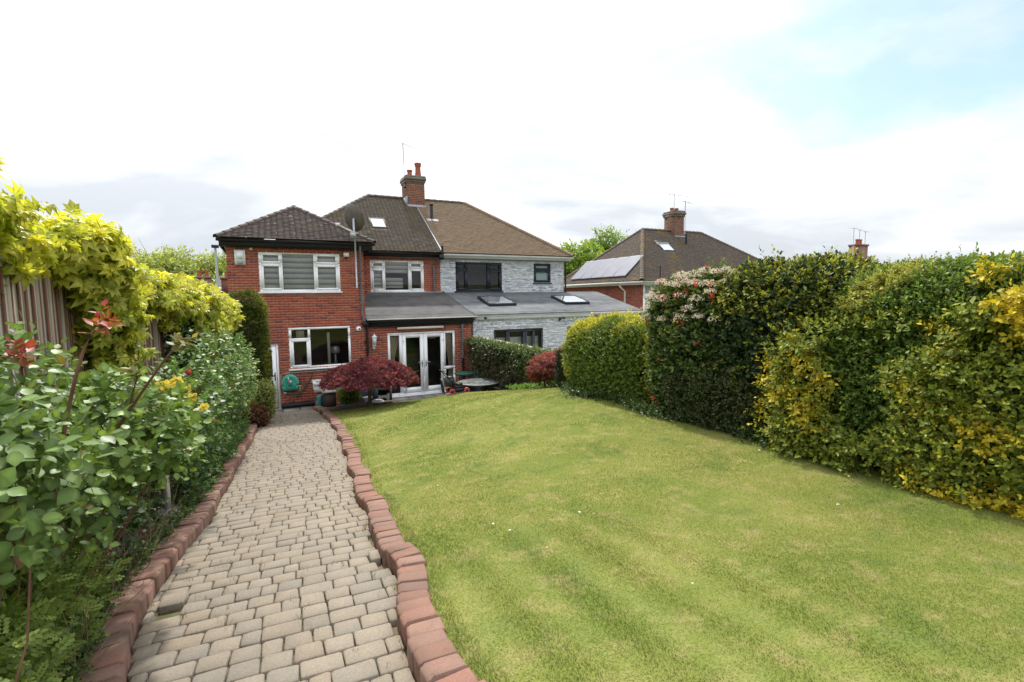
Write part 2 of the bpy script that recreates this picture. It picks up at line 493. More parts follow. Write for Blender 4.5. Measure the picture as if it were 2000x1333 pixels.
def _phi(d2): return .5 * d2 * np.log(d2 + 1e-9)
def _fit(C, lam=.02):
    n = len(C); d2 = ((C[:, None, :2] - C[None, :, :2]) ** 2).sum(2)
    A = np.zeros((n + 3, n + 3)); A[:n, :n] = _phi(d2) + lam * np.eye(n)
    A[:n, n] = 1; A[:n, n + 1:] = C[:, :2]; A[n:, :n] = A[:n, n:].T
    return np.linalg.solve(A, np.r_[C[:, 2], 0, 0, 0])
_Wt = _fit(CP)
def lawn_z(x, y):
    x = np.asarray(x, float); y = np.asarray(y, float); s = np.broadcast(x, y).shape
    x, y = np.broadcast_arrays(x, y); q = np.c_[x.ravel(), y.ravel()]
    o = np.empty(len(q))
    for i in range(0, len(q), 20000):
        p = q[i:i + 20000]; d2 = ((p[:, None] - CP[None, :, :2]) ** 2).sum(2)
        o[i:i + 20000] = _phi(d2) @ _Wt[:-3] + _Wt[-3] + p @ _Wt[-2:]
    return o.reshape(s)
LFX = [1.15, 1.63, 2.2, 2.8, 3.47, 4.0, 4.6, 5.1, 5.6, 6.5]
LFY = [14.35, 14.15, 13.8, 13.5, 13.3, 12.8, 12.3, 11.8, 11.3, 10.6]
def lawn_far(x): return np.interp(x, LFX, LFY)

# path edges (x of the inner foot of each kerb at distance y)
_RY = [-3, 0, 1.0, 2.05, 2.6, 3.05, 3.7, 4.7, 5.4, 6.1, 7.0, 7.8, 9.2, 10.7, 12.5, 13.6, 14.6]
_RX = [.52, .52, .52, .54, .59, .67, .70, .76, .80, .86, .94, 1.02, 1.12, 1.22, 1.25, 1.20, 1.12]
_LY = [-3, 0, 1.5, 2.8, 3.3, 3.7, 4.2, 5.1, 6.0, 6.8, 7.8, 8.8, 10.0, 11.5, 13.0, 14.6]
_LX = [-.45, -.5, -.57, -.66, -.74, -.76, -.71, -.61, -.55, -.52, -.48, -.44, -.37, -.29, -.26, -.22]
def smooth_curve(Y, X, y):
    y = np.asarray(y, float)
    return (np.interp(y - .14, Y, X) + 2 * np.interp(y, Y, X) + np.interp(y + .14, Y, X)) / 4
def path_right(y): return smooth_curve(_RY, _RX, y) + .022 * np.sin(np.asarray(y) * 4.2 + .9) + .008 * np.sin(np.asarray(y) * 8.1 + 1)
def path_left(y): return smooth_curve(_LY, _LX, y) + .012 * np.sin(np.asarray(y) * 3.7)

def grid_mesh(name, X, Y, Z, mat, smooth=True):
    n, k = X.shape
    V = np.stack([X, Y, Z], -1).reshape(-1, 3)
    i = np.arange(n * k).reshape(n, k)
    F = np.stack([i[:-1, :-1], i[:-1, 1:], i[1:, 1:], i[1:, :-1]], -1).reshape(-1, 4)
    return np_mesh(name, V, F, mat, smooth=smooth)

# ground sheet
def ground_profile(y):
    return np.interp(y, [-60, -10, 0, 8.5, 10.2, 16, 60, 400], [6, 2.7, 1.5, .55, -.25, -.25, -1.0, -3.])
gy = np.concatenate([np.linspace(-60, -4, 12), np.linspace(-3, 16, 39), np.linspace(18, 60, 12), np.linspace(80, 600, 14)])
gx = np.concatenate([np.linspace(-400, -30, 10), np.linspace(-20, 30, 26), np.linspace(40, 400, 10)])
GX, GY = np.meshgrid(gx, gy)
o = place('ground', grid_mesh('ground', GX, GY, ground_profile(GY), M['field']), None); o['kind'] = 'structure'

# lawn
ti = np.linspace(0, 1, 110); xi = np.linspace(.62, 6.5, 70)
LX_, LT = np.meshgrid(xi, ti)
xe = np.maximum(LX_, 0)
YF = lawn_far(np.maximum(xe, 1.15))
LYY = -3 + LT * (YF + 3)
shift = np.clip((1.6 - LX_) / .98, 0, 1)
LXX = LX_ * 1.0
edge = path_right(LYY) + .15
LXX = edge + (LX_ - .62) / (6.5 - .62) * (6.5 - edge)
LYY = -3 + LT * (lawn_far(np.maximum(LXX, 1.15)) + 3)
LZZ = lawn_z(LXX, LYY) + .012 * np.sin(LXX * 3.1 + LYY * 1.3) * np.sin(LYY * 2.3)
Xs, Ys, Zs = LXX, LYY, LZZ
# bank falling to the patio at the far edge
Xs = np.vstack([Xs, Xs[-1:], Xs[-1:]]); Ys = np.vstack([Ys, Ys[-1:] + .10, Ys[-1:] + .14]); Zs = np.vstack([Zs, Zs[-1:] - .06, np.full_like(Zs[-1:], -.2)])
o = place('lawn', grid_mesh('lawn', Xs, Ys, Zs, M['lawn']), None); o['kind'] = 'structure'

# grass blades
def lawn_blades():
    VV, CC = [], []
    bands = [(0.6, 3.2, 17000, .0025, .012), (3.2, 5.2, 9000, .0034, .013), (5.2, 8.5, 4000, .0052, .013), (8.5, 14.4, 1800, .0085, .015)]
    for y0, y1, dens, w, h in bands:
        n = int((y1 - y0) * 5.6 * dens)
        x = rng.uniform(.6, 6.2, n); y = rng.uniform(y0, y1, n)
        dd = np.hypot(x, y)
        ok = (x > path_right(y) + .172 + rng.uniform(0, .03, n)) & (y < lawn_far(x) + .03) & (x < 5.45 + .12 * np.sin(y * 4))
        ok &= in_frame(np.c_[x, y, lawn_z(x, y)], 1.1, .75)
        x, y = x[ok], y[ok]; n = len(x)
        z = lawn_z(x, y) + .012 * np.sin(x * 3.1 + y * 1.3) * np.sin(y * 2.3) - .004
        # mower bands near the camera lean the grass one way, then the other
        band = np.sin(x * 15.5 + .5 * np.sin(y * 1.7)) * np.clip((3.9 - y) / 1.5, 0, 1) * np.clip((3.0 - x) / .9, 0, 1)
        patch = .5 + .5 * np.sin(x * 2.3 + 1.7 * np.sin(y * 1.1)) * np.sin(y * 1.9 + 1.3 * np.sin(x * 1.7))
        a = rng.uniform(0, 2 * np.pi, n)
        hh = h * rng.uniform(.55, 1.35, n) * (.75 + .5 * patch)
        hh *= 1 + 1.2 * (np.abs(x - path_right(y) - .19) < .10) * rng.uniform(0, 1, n)
        lean = rng.uniform(.2, 1.0, n)
        lx = np.cos(a) * lean + band * .5; ly = np.sin(a) * lean - band * .45
        ww = w * rng.uniform(.7, 1.4, n)
        t = a + np.pi / 2 + rng.normal(0, .4, n)
        b0 = np.stack([x - np.cos(t) * ww, y - np.sin(t) * ww, z], -1)
        b1 = np.stack([x + np.cos(t) * ww, y + np.sin(t) * ww, z], -1)
        tp = np.stack([x + lx * hh, y + ly * hh, z + hh], -1)
        VV.append(np.stack([b0, b1, tp], 1).reshape(-1, 3))
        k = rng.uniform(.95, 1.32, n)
        k = k * (1 + .22 * band); c = np.stack([k, k, k], -1)  # bands also tint the blades, painting in the sheen of leaning grass
        straw = rng.random(n) < .08
        c[straw] *= np.array([1.3, 1.12, 1.2])
        dark = rng.random(n) < .05
        c[dark] *= np.array([.66, .92, .8])
        CC.append(np.repeat(c, 3, 0))
    V = np.concatenate(VV); C = np.concatenate(CC)
    F = np.arange(len(V)).reshape(-1, 3)
    o = place('grass', np_mesh('grass', V, F, M['grass'], C), None); o['kind'] = 'stuff'
    return len(F)
NBLADES = lawn_blades()

# small litter lying on the lawn: petals, daisies, dry leaves
def litter():
    n = 90
    x = rng.uniform(1.3, 5.2, n * 3); y = rng.uniform(1.6, 12, n * 3)
    ok = (x > path_right(y) + .3) & (y < lawn_far(x) - .2); x, y = x[ok][:n], y[ok][:n]; n = len(x)
    z = lawn_z(x, y) + .022
    a = rng.uniform(0, 6.28, n); s = rng.uniform(.004, .012, n) * np.where(rng.random(n) < .12, 2., 1.)
    q = np.array([(-1, -.5, 0), (0, -.7, .25), (1, -.1, .1), (.6, .7, .3), (-.6, .6, 0)])
    ca, sa = np.cos(a), np.sin(a)
    V = np.stack([x[:, None] + s[:, None] * (ca[:, None] * q[:, 0] - sa[:, None] * q[:, 1]), y[:, None] + s[:, None] * (sa[:, None] * q[:, 0] + ca[:, None] * q[:, 1]), z[:, None] + s[:, None] * q[:, 2]], -1).reshape(-1, 3)
    pal = np.array([(.62, .60, .52), (.5, .45, .34), (.35, .22, .11), (.45, .33, .22), (.7, .7, .64)])
    C = np.repeat(pal[rng.integers(0, 5, n)], 5, 0)
    F = np.arange(n * 5).reshape(-1, 5)
    o = place('petals_and_dry_leaves', np_mesh('litter', V, F, M['petal'], C), None); o['kind'] = 'stuff'
litter()

# path bedding
yy = np.linspace(-2, 14.62, 120); tt = np.linspace(0, 1, 6)
PL, PR = path_left(yy) - .04, path_right(yy) + .04
BX = PL[:, None] + (PR - PL)[:, None] * tt; BY = np.repeat(yy[:, None], 6, 1)
BZ = path_z(BY) - .034 + rng.normal(0, .002, BX.shape)
BX = np.vstack([BX, BX[-1:]]); BY = np.vstack([BY, BY[-1:] + .02]); BZ = np.vstack([BZ, np.full((1, 6), -.1)])
path = place('path', grid_mesh('path', BX, BY, BZ, M['joint']), None); path['kind'] = 'structure'

def block_mesh(name, w, d, h, mat, seed):
    """a tumbled paver: eight-sided outline, chamfered top."""
    r = np.random.default_rng(seed)
    c = .009
    hw, hd = w / 2, d / 2
    o8 = np.array([(-hw + c, -hd), (hw - c, -hd), (hw, -hd + c), (hw, hd - c), (hw - c, hd), (-hw + c, hd), (-hw, hd - c), (-hw, -hd + c)])
    o8 += r.normal(0, .0022, o8.shape)
    k = .006
    i8 = o8 * np.array([(hw - k) / hw, (hd - k) / hd])
    V = [(x, y, -h) for x, y in o8] + [(x, y, -.007 + r.normal(0, .0008)) for x, y in o8] + [(x, y, r.normal(0, .0008)) for x, y in i8]
    F = []
    for a in (0, 8):
        for i in range(8):
            j = (i + 1) % 8
            F.append((a + i, a + j, a + 8 + j, a + 8 + i))
    F.append(tuple(range(16, 24)))
    return np_mesh(name, V, F, mat)
pav = []
y = .9; row = 0
SZ = (.100, .146, .202)
std = {}
for w in SZ:
    for s in range(4):
        std[(w, s)] = block_mesh('paver', w - .006, .141, .055, M['paver'], s + int(w * 1000))
while y < 14.55:
    d = .147
    yc = y + d / 2
    skew = -.055
    xl, xr = float(path_left(yc)) + .004, float(path_right(yc)) - .004
    x = xl - rng.uniform(0, .2)
    while x < xr - .03:
        w = float(rng.choice(SZ, p=(.2, .48, .32)))
        a, b_ = max(x, xl), min(x + w, xr)
        if b_ - a > .035:
            xm = (a + b_) / 2; ym = yc + skew * (xm - .1)
            full = (b_ - a) > w - .002
            z = float(path_z(ym)) + rng.normal(0, .0018)
            sink = 0
            pav.append((xm, ym, z, w if full else None, b_ - a, d))
        x += w
    y += d; row += 1
# two pavers have lifted: one beside each kerb
def lift(px, py, dz, tx):
    i = min(range(len(pav)), key=lambda k: (pav[k][0] - px) ** 2 + (pav[k][1] - py) ** 2)
    return i, dz, tx
LIFT = {}
HOLES = set()
for px, py, dz, tx in ((-.60, 3.66, .022, .12), (.60, 3.60, .026, .13)):
    i, dz, tx = lift(px, py, dz, tx); LIFT[i] = (dz, tx)
    j = min((k for k in range(len(pav)) if k != i and pav[k][1] < pav[i][1] - .08), key=lambda k: (pav[k][0] - pav[i][0]) ** 2 + (pav[k][1] - pav[i][1]) ** 2)
    HOLES.add(j)
order = sorted(range(len(pav)), key=lambda k: pav[k][0] ** 2 + pav[k][1] ** 2 - (100 if k in LIFT else 0))
vis = [k for k in order if pav[k][1] > 1.6 and in_frame(np.array(pav[k][:3]), 1.05, .76)]
first = set(vis[:300])
rv, rf = [], []
for k, (xm, ym, z, w, wr, d) in enumerate(pav):
    slope = -math.atan2(float(path_z(ym - .5) - path_z(ym + .5)), 1.0)
    W = Matrix.Translation((xm, ym, z)) @ Matrix.Rotation(slope, 4, 'X') @ Matrix.Rotation(rng.normal(0, .010) - .055, 4, 'Z') @ Matrix.Rotation(rng.normal(0, .009), 4, 'X') @ Matrix.Rotation(rng.normal(0, .011), 4, 'Y')
    if k in HOLES:      # the block in front has sunk and slid forward
        W = Matrix.Translation((0, -.045, -.030)) @ W @ Matrix.Rotation(-.16, 4, 'X')
    if k in LIFT:
        W = Matrix.Translation((0, 0, LIFT[k][0])) @ W @ Matrix.Rotation(LIFT[k][1], 4, 'X')
    me = std[(w, k % 4)] if w else block_mesh('paver', max(.02, wr - .006), d - .006, .055, M['paver'], k)
    if k in first:
        place('paver', me, path, W)
    elif ym > 1.3:
        n0 = len(rv)
        for v in me.vertices: rv.append(tuple(W @ v.co))
        for p in me.polygons: rf.append(tuple(n0 + i for i in p.vertices))
o = place('far_pavers', np_mesh('far_pavers', rv, rf, M['paver']), path); o['kind'] = 'stuff'

# weeds in the joints
def weeds():
    V, C = [], []
    spots = [(rng.uniform(-.6, .9), rng.uniform(1.7, 6.5)) for _ in range(130)]
    spots += [(float(path_right(t)) - .02, t) for t in rng.uniform(1.6, 6, 14)] + [(float(path_left(t)) + .02, t) for t in rng.uniform(1.8, 8, 22)]
    for x, y in spots:
        if not (path_left(y) - .02 < x < path_right(y)): continue
        for _ in range(rng.integers(3, 10)):
            bx, by = x + rng.normal(0, .012), y + rng.normal(0, .02); z = float(path_z(by)) - .01
            a = rng.uniform(0, 6.28); h = rng.uniform(.015, .055); l = rng.uniform(.2, .9); w = .0022
            V += [(bx - w * math.sin(a), by + w * math.cos(a), z), (bx + w * math.sin(a), by - w * math.cos(a), z), (bx + math.cos(a) * h * l, by + math.sin(a) * h * l, z + h)]
            k = rng.uniform(.7, 1.2); c = (.19 * k, .23 * k, .06 * k) if rng.random() < .7 else (.32 * k, .26 * k, .12 * k)
            C += [c] * 3
    o = place('path_weeds', np_mesh('path_weeds', V, np.arange(len(V)).reshape(-1, 3), M['leafm'], np.array(C)), None); o['kind'] = 'stuff'
weeds()

# kerb blocks: bullnosed, standing along both path edges
def kerb_mesh(t, w, h, side, seed):
    r = np.random.default_rng(seed)
    c = .024
    prof = [(0, -.16), (0, h - c), (.004, h - c * .45), (.014, h - .008), (c, h), (w - .012, h), (w, h - .010), (w, -.16)]
    prof = [(x * side + r.normal(0, .0012), z + r.normal(0, .001)) for x, z in prof]
    e = .004
    V = []
    for yv, k in ((-t / 2, 0), (-t / 2 + e, 1), (t / 2 - e, 1), (t / 2, 0)):
        for x, z in prof:
            V.append((x + (0 if k else side * .003), yv, z - (0 if k else .003)))
    n = len(prof); F = []
    for a in range(3):
        for i in range(n - 1):
            q = (a * n + i, a * n + i + 1, (a + 1) * n + i + 1, (a + 1) * n + i)
            F.append(q if side < 0 else q[::-1])
    F.append(tuple(range(n)) if side > 0 else tuple(range(n))[::-1])
    F.append(tuple(3 * n + i for i in range(n))[::-1] if side > 0 else tuple(3 * n + i for i in range(n)))
    return np_mesh('kerb_block', V, F, M['kerb'])
def kerb_run(fn, side, y0, y1, w, h):
    root = thing('kerb', None, None, (float(fn(y0)), y0, float(path_z(y0))), kind='structure')
    pitch = .122
    ms = [kerb_mesh(pitch - .008, w + rng.uniform(-.006, .006), h, side, s) for s in range(6)]
    y = y0; k = 0
    while y < y1:
        x = float(fn(y)); t = math.atan2(float(fn(y + .12) - fn(y - .12)), .24)
        z = float(path_z(y))
        W = Matrix.Translation((x + rng.normal(0, .004), y, z + rng.normal(0, .006))) @ Matrix.Rotation(-t, 4, 'Z') @ Matrix.Rotation(rng.normal(0, .02), 4, 'Y') @ Matrix.Rotation(rng.normal(0, .02) - .11, 4, 'X') @ Matrix.Rotation(rng.normal(0, .032), 4, 'Z')
        place('kerb_block', ms[k % 6], root, W)
        y += pitch * math.cos(t) ; k += 1
    return root
kerb_run(path_right, 1, 1.35, 14.5, .180, .095)
kerb_run(path_left, -1, 1.9, 14.2, .185, .10)

# planting bed on the left
by = np.linspace(-2, 14.6, 60); bt = np.linspace(0, 1, 8)
bl = np.interp(by, [-2, 4, 14.6], [-1.6, -1.5, -1.1]); br = path_left(by) - .13
X_ = bl[:, None] + (br - bl)[:, None] * bt; Y_ = np.repeat(by[:, None], 8, 1)
Z_ = path_z(Y_) + .045 + .02 * np.sin(X_ * 17 + Y_ * 9)
o = place('planting_bed', grid_mesh('planting_bed', X_, Y_, Z_, M['soil']), None); o['kind'] = 'structure'
# bed of soil under the small maple, at the far end of the lawn
th = np.linspace(0, 2 * np.pi, 25)[:-1]
V = [(1.75 + 1.05 * math.cos(t) * (1 + .1 * math.sin(3 * t)) + .45, 13.55 + .42 * math.sin(t), float(lawn_z(2.2 + 1.05 * math.cos(t), min(13.7, 13.55 + .42 * math.sin(t)))) + .022) for t in th]
o = place('maple_bed', np_mesh('maple_bed', V, [tuple(range(24))], M['soil']), None); o['kind'] = 'structure'

# patio slabs
patio = MB().box(-2, 6.42, 10.6, 16.0, -.3, -.012).build('patio', M['joint'], None); patio['kind'] = 'structure'
slab = MB().box(-.222, .222, -.222, .222, -.012, 0).mesh('paving_slab', M['slab'])
for i in range(18):
    for j in range(4 if i < 11 else 8):
        place('paving_slab', slab, patio, Matrix.Translation((-1.7 + .46 * i, 15.76 - .46 * j, rng.normal(0, .002))) @ Matrix.Rotation(rng.normal(0, .006), 4, 'Z'))
# ------------------------------------------------------------------ walls, roofs, windows
UX = np.array([1., 0, 0]); UY = np.array([0, 1., 0]); UZ = np.array([0, 0, 1.])
def wall_face(name, mat, parent, o, u, n, W, H, holes, depth=.11):
    """wall rectangle (a along u, b up) with openings cut and their reveals built; n is outward."""
    o, u, n = (np.asarray(v, float) for v in (o, u, n))
    A = sorted({0., W, *[h[0] for h in holes], *[h[1] for h in holes]}); B = sorted({0., H, *[h[2] for h in holes], *[h[3] for h in holes]})
    mb = MB(); P = lambda a, b, d=0.: o + u * a + UZ * b - n * d
    for a0, a1 in zip(A[:-1], A[1:]):
        for b0, b1 in zip(B[:-1], B[1:]):
            am, bm = (a0 + a1) / 2, (b0 + b1) / 2
            if any(h[0] < am < h[1] and h[2] < bm < h[3] for h in holes): continue
            mb.poly(P(a0, b0), P(a1, b0), P(a1, b1), P(a0, b1))
    for a0, a1, b0, b1 in holes:
        for q in (((a0, b0), (a0, b1)), ((a0, b1), (a1, b1)), ((a1, b1), (a1, b0)), ((a1, b0), (a0, b0))):
            mb.poly(P(*q[0]), P(*q[1]), P(*q[1], depth), P(*q[0], depth))
    return mb.build(name, mat, parent)

def bond(o, u, n, W, H, holes, bl=.215, bh=.065, joint=.010, proud=.005, slips=False, r=None, zone=None):
    """courses of bricks (or split-stone slips) on a wall rectangle; returns box arrays."""
    r = r or np.random.default_rng(3)
    o, u, n = (np.asarray(v, float) for v in (o, u, n))
    C, A, B, N = [], [], [], []
    b = 0.; k = 0
    while b < H - .02:
        ch = bh if not slips else float(r.choice((.032, .045, .055)))
        top = min(b + ch, H)
        cuts = sorted((h[0], h[1]) for h in holes if h[2] < (b + top) / 2 < h[3])
        a = -(bl + joint) * (.5 if k % 2 else 0.) if not slips else -r.uniform(0, .3)
        while a < W:
            L = bl if not slips else float(r.uniform(.11, .29))
            segs = [(max(a, 0), min(a + L, W))]
            for c0, c1 in cuts:
                segs = [s for x0, x1 in segs for s in ((x0, min(x1, c0)), (max(x0, c1), x1)) if s[1] - s[0] > .025]
            for x0, x1 in segs:
                if x1 - x0 < .025: continue
                pr = proud if not slips else proud + r.uniform(0, .018)
                h2 = (top - b) / 2
                c = o + u * (x0 + x1) / 2 + UZ * (b + h2) + n * (pr / 2 - .01)
                C.append(c); A.append(u * (x1 - x0) / 2); B.append(n * (-(pr / 2 + .01))); N.append(UZ * (h2 if not slips else h2 - .002))
            a += L + (joint if not slips else .003)
        b = top + (joint if not slips else .002); k += 1
    return C, A, B, N
def cat4(*L): return tuple(sum((list(x[i]) for x in L), []) for i in range(4))

def tiles(p0, u, up, W, Hs, lf, rf_, tw=.165, gauge=.10, th=.017, r=None):
    """courses of plain tiles on a roof plane: p0 eave corner, u along the eave, up unit slope vector; lf(t), rf_(t) side limits."""
    r = r or np.random.default_rng(5)
    p0, u, up = (np.asarray(v, float) for v in (p0, u, up))
    nn = np.cross(u, up); nn = nn if nn[2] > 0 else -nn
    C, A, B, N = [], [], [], []
    k = 0; t = 0.
    ln = gauge * 1.35
    w2 = up * ln - nn * th * 1.1; w2 = w2 / np.linalg.norm(w2)
    n2 = np.cross(u, w2); n2 = n2 if n2[2] > 0 else -n2
    while t < Hs - .03:
        l, rr = lf(t + gauge / 2), rf_(t + gauge / 2)
        a = l - (tw / 2 if k % 2 else 0.)
        while a < rr - .01:
            x0, x1 = max(a, l), min(a + tw - .003, rr)
            if x1 - x0 > .03:
                jit = r.normal(0, .0035)
                c = p0 + u * (x0 + x1) / 2 + up * (t + ln / 2 - gauge * .1 + jit) + nn * (th * 1.15 + abs(r.normal(0, .0025)))
                C.append(c); A.append(u * (x1 - x0) / 2); B.append(w2 * ln / 2); N.append(n2 * th / 2)
            a += tw
        t += gauge; k += 1
    return C, A, B, N

def cap_tiles(parent, name, p, q, mat, length=.30, r=.10, tilt=.05, drop=.35):
    """half-round ridge or hip tiles laid from p up to q, each its own object."""
    p, q = np.asarray(p, float), np.asarray(q, float)
    d = q - p; L = np.linalg.norm(d); d /= L
    s = np.cross(d, UZ); s /= np.linalg.norm(s); h = np.cross(s, d)
    n = max(1, round(L / length)); step = L / n
    mb = MB(); k = 7
    for (yy_, rr, zz_) in ((0, r, .014), (step * 1.12, r * .93, 0)):
        for rad in (rr, rr - .014):
            for i in range(k):
                t = math.pi * i / (k - 1)
                mb.v.append((math.cos(t) * rad, yy_, math.sin(t) * rad - drop * r + zz_))
    for i in range(k - 1):
        mb.f += [(i, i + 1, 2 * k + i + 1, 2 * k + i), (k + i + 1, k + i, 3 * k + i, 3 * k + i + 1), (i + 1, i, k + i, k + i + 1), (2 * k + i, 2 * k + i + 1, 3 * k + i + 1, 3 * k + i)]
    me = mb.mesh(name, mat, True)
    for i in range(n):
        c = p + d * step * i
        W = Matrix(((s[0], d[0], h[0], c[0]), (s[1], d[1], h[1], c[1]), (s[2], d[2], h[2], c[2]), (0, 0, 0, 1)))
        place(name, me, parent, W @ Matrix.Rotation(rng.normal(0, .02), 4, 'Z'))

def pane_(x0, x1, y, z0, z1): return MB().poly((x0, y, z0), (x1, y, z0), (x1, y, z1), (x0, y, z1))
def window(parent, X0, X1, Z0, Z1, Y, lights, fmat, name='window', sill=.05, blind=None, fw=.055, room=True, sash=.045, gmat='glass', extra=None):
    """lights: (x0,x1,z0,z1,has_sash). The frame is the window; panes, sill, blind and room are its sub-parts."""
    mb = MB(); y0, y1 = Y - .004, Y + .085
    # frame bars from the outline minus the lights
    xs = sorted({X0, X1, *[l[0] for l in lights], *[l[1] for l in lights]}); zs = sorted({Z0, Z1, *[l[2] for l in lights], *[l[3] for l in lights]})
    for a0, a1 in zip(xs[:-1], xs[1:]):
        for c0, c1 in zip(zs[:-1], zs[1:]):
            am, cm = (a0 + a1) / 2, (c0 + c1) / 2
            if any(l[0] < am < l[1] and l[2] < cm < l[3] for l in lights): continue
            mb.box(a0, a1, y0, y1, c0, c1)
    for l in lights:
        if l[4]:
            s = sash; ys = y0 - .012
            e = .012
            mb.box(l[0] - e, l[1] + e, ys, y1 - .01, l[2] - e, l[2] + s).box(l[0] - e, l[1] + e, ys, y1 - .01, l[3] - s, l[3] + e)
            mb.box(l[0] - e, l[0] + s, ys + .001, y1 - .01, l[2] + s, l[3] - s).box(l[1] - s, l[1] + e, ys + .001, y1 - .01, l[2] + s, l[3] - s)
    w = mb.build(name, fmat, parent)
    for l in lights:
        pane_(l[0], l[1], Y + .052, l[2], l[3]).build('pane', M[gmat], w)
    if sill:
        MB().box(X0 - .045, X1 + .045, Y - .055, Y + .06, Z0 - sill, Z0 - .002).build('sill', fmat, w)
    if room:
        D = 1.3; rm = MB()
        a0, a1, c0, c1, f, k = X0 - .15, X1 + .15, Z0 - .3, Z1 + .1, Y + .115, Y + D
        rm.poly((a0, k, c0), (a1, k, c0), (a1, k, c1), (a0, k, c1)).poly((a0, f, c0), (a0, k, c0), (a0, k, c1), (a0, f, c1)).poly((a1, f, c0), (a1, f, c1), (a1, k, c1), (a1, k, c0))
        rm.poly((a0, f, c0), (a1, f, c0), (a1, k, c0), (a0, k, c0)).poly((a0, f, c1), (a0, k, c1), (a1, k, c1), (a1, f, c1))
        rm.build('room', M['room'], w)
    if blind:
        for bx0, bx1, bz0, bz1 in blind:
            sl, sh = MB(), MB(); z = bz1; k = 0
            while z > bz0:
                hb = .105 if k % 2 == 0 else .052
                (sl if k % 2 == 0 else sh).box(bx0, bx1, Y + .092, Y + .094, max(bz0, z - hb), z); z -= hb; k += 1
            bo = sl.build('blind', M['blind'], w)
            sh.build('blind', M['sheer'], w)
    return w

def pipe(parent, name, pts, r, mat, clips=()):
    mb = MB().tube(pts, r, 10)
    for z in clips:
        x, y = pts[0][0], pts[0][1]
        mb.box(x - r * 1.5, x + r * 1.5, y - r * 1.3, y + r * 1.5, z - .018, z + .018)
    return mb.build(name, mat, parent, True)
def gutter(parent, x0, x1, y, z, mat, r=.058):
    mb = MB(); n = 8
    for s, rr in ((0, r), (1, r - .006)):
        for x in (x0, x1):
            for i in range(n):
                t = math.pi + math.pi * i / (n - 1)
                mb.v.append((x, y + rr * math.cos(t), z + rr * math.sin(t)))
    for i in range(n - 1):
        mb.f += [(i, i + 1, n + i + 1, n + i), (2 * n + i + 1, 2 * n + i, 3 * n + i, 3 * n + i + 1)]
    mb.f += [(0, n, 3 * n, 2 * n), (n - 1, 3 * n - 1, 4 * n - 1, 2 * n - 1)]
    return mb.build('gutter', mat, parent, True)

# ================================================================== the red brick house
house = thing('brick_house', 'two-storey red brick house with a hipped rear wing and a grey felt lean-to roof', 'house', (1.0, 16.0, 0))
rw = np.random.default_rng(11)
sw = MB().poly((6.43, 16.04, 0), (6.43, 19, 0), (6.43, 19, 3.47), (6.43, 16.04, 2.5)).build('side_wall', M['mortar'], house)
wall = MB()
wall.poly((-.85, 16, 0), (-.85, 16, 4.9), (-.85, 26.5, 4.9), (-.85, 26.5, 0)).poly((2.85, 16.0, 2.3), (2.85, 22, 2.3), (2.85, 22, 4.9), (2.85, 16.0, 4.9))
wall.poly((-.85, 26.5, 0), (-.85, 26.5, 4.9), (6.33, 26.5, 4.9), (6.33, 26.5, 0))
wall = wall.build('wall', M['mortar'], house)
H1 = [(.795, 2.995, 3.455, 4.605), (1.48, 3.22, 1.165, 2.385), (.30, 1.185, .02, 1.93)]
ox = -.85
wall_face('rear_wall', M['mortar'], house, (ox, 16.0, 0), UX, -UY, 3.70, 4.80, H1)
H2 = [(.67, 2.95, .02, 2.10)]
wall_face('rear_wall', M['mortar'], house, (2.852, 16.04, 0), UX, -UY, 3.578, 2.50, H2)
H3 = [(.77, 2.81, .08, 1.245)]
wall_face('rear_wall', M['mortar'], house, (2.85, 19.0, 3.40), UX, -UY, 3.48, 1.50, H3)
b1 = bond((ox, 16.0, .15), UX, -UY, 3.70, 4.62, [(a, b_, c - .15, d - .15) for a, b_, c, d in H1], r=rw)
b2 = bond((2.852, 16.04, .15), UX, -UY, 3.578, 2.33, [(a, b_, c - .15, d - .15) for a, b_, c, d in H2], r=rw)
b3 = bond((2.85, 19.0, 3.40), UX, -UY, 3.48, 1.5, H3, r=rw)
b4 = bond((2.85, 16.0, 2.3), UY, UX, 4.0, 2.5, [], r=rw)
pieces(wall, 'brick', 'bricks', *cat4(b1, b2, b3, b4), M['brick'], 300, std=.1075)
# black plinth course
MB().box(-.85, -.55, 15.985, 16.0, 0, .148).box(.335, 2.85, 15.985, 16.0, 0, .148).box(2.86, 3.52, 16.025, 16.04, 0, .148).box(5.81, 6.43, 16.025, 16.04, 0, .148).build('plinth', M['black'], house)
# windows
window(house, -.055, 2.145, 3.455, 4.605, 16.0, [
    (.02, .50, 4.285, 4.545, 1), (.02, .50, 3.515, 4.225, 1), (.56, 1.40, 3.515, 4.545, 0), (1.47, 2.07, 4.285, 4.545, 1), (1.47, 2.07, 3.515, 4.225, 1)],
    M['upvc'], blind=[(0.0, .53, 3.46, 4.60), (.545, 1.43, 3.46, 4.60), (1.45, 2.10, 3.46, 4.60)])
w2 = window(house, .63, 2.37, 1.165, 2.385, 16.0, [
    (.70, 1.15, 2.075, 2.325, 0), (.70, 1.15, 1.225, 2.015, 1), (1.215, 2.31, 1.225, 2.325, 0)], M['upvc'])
MB().box(.83, 1.06, 16.085, 16.09, 2.085, 2.30).build('card', M['card'], w2)
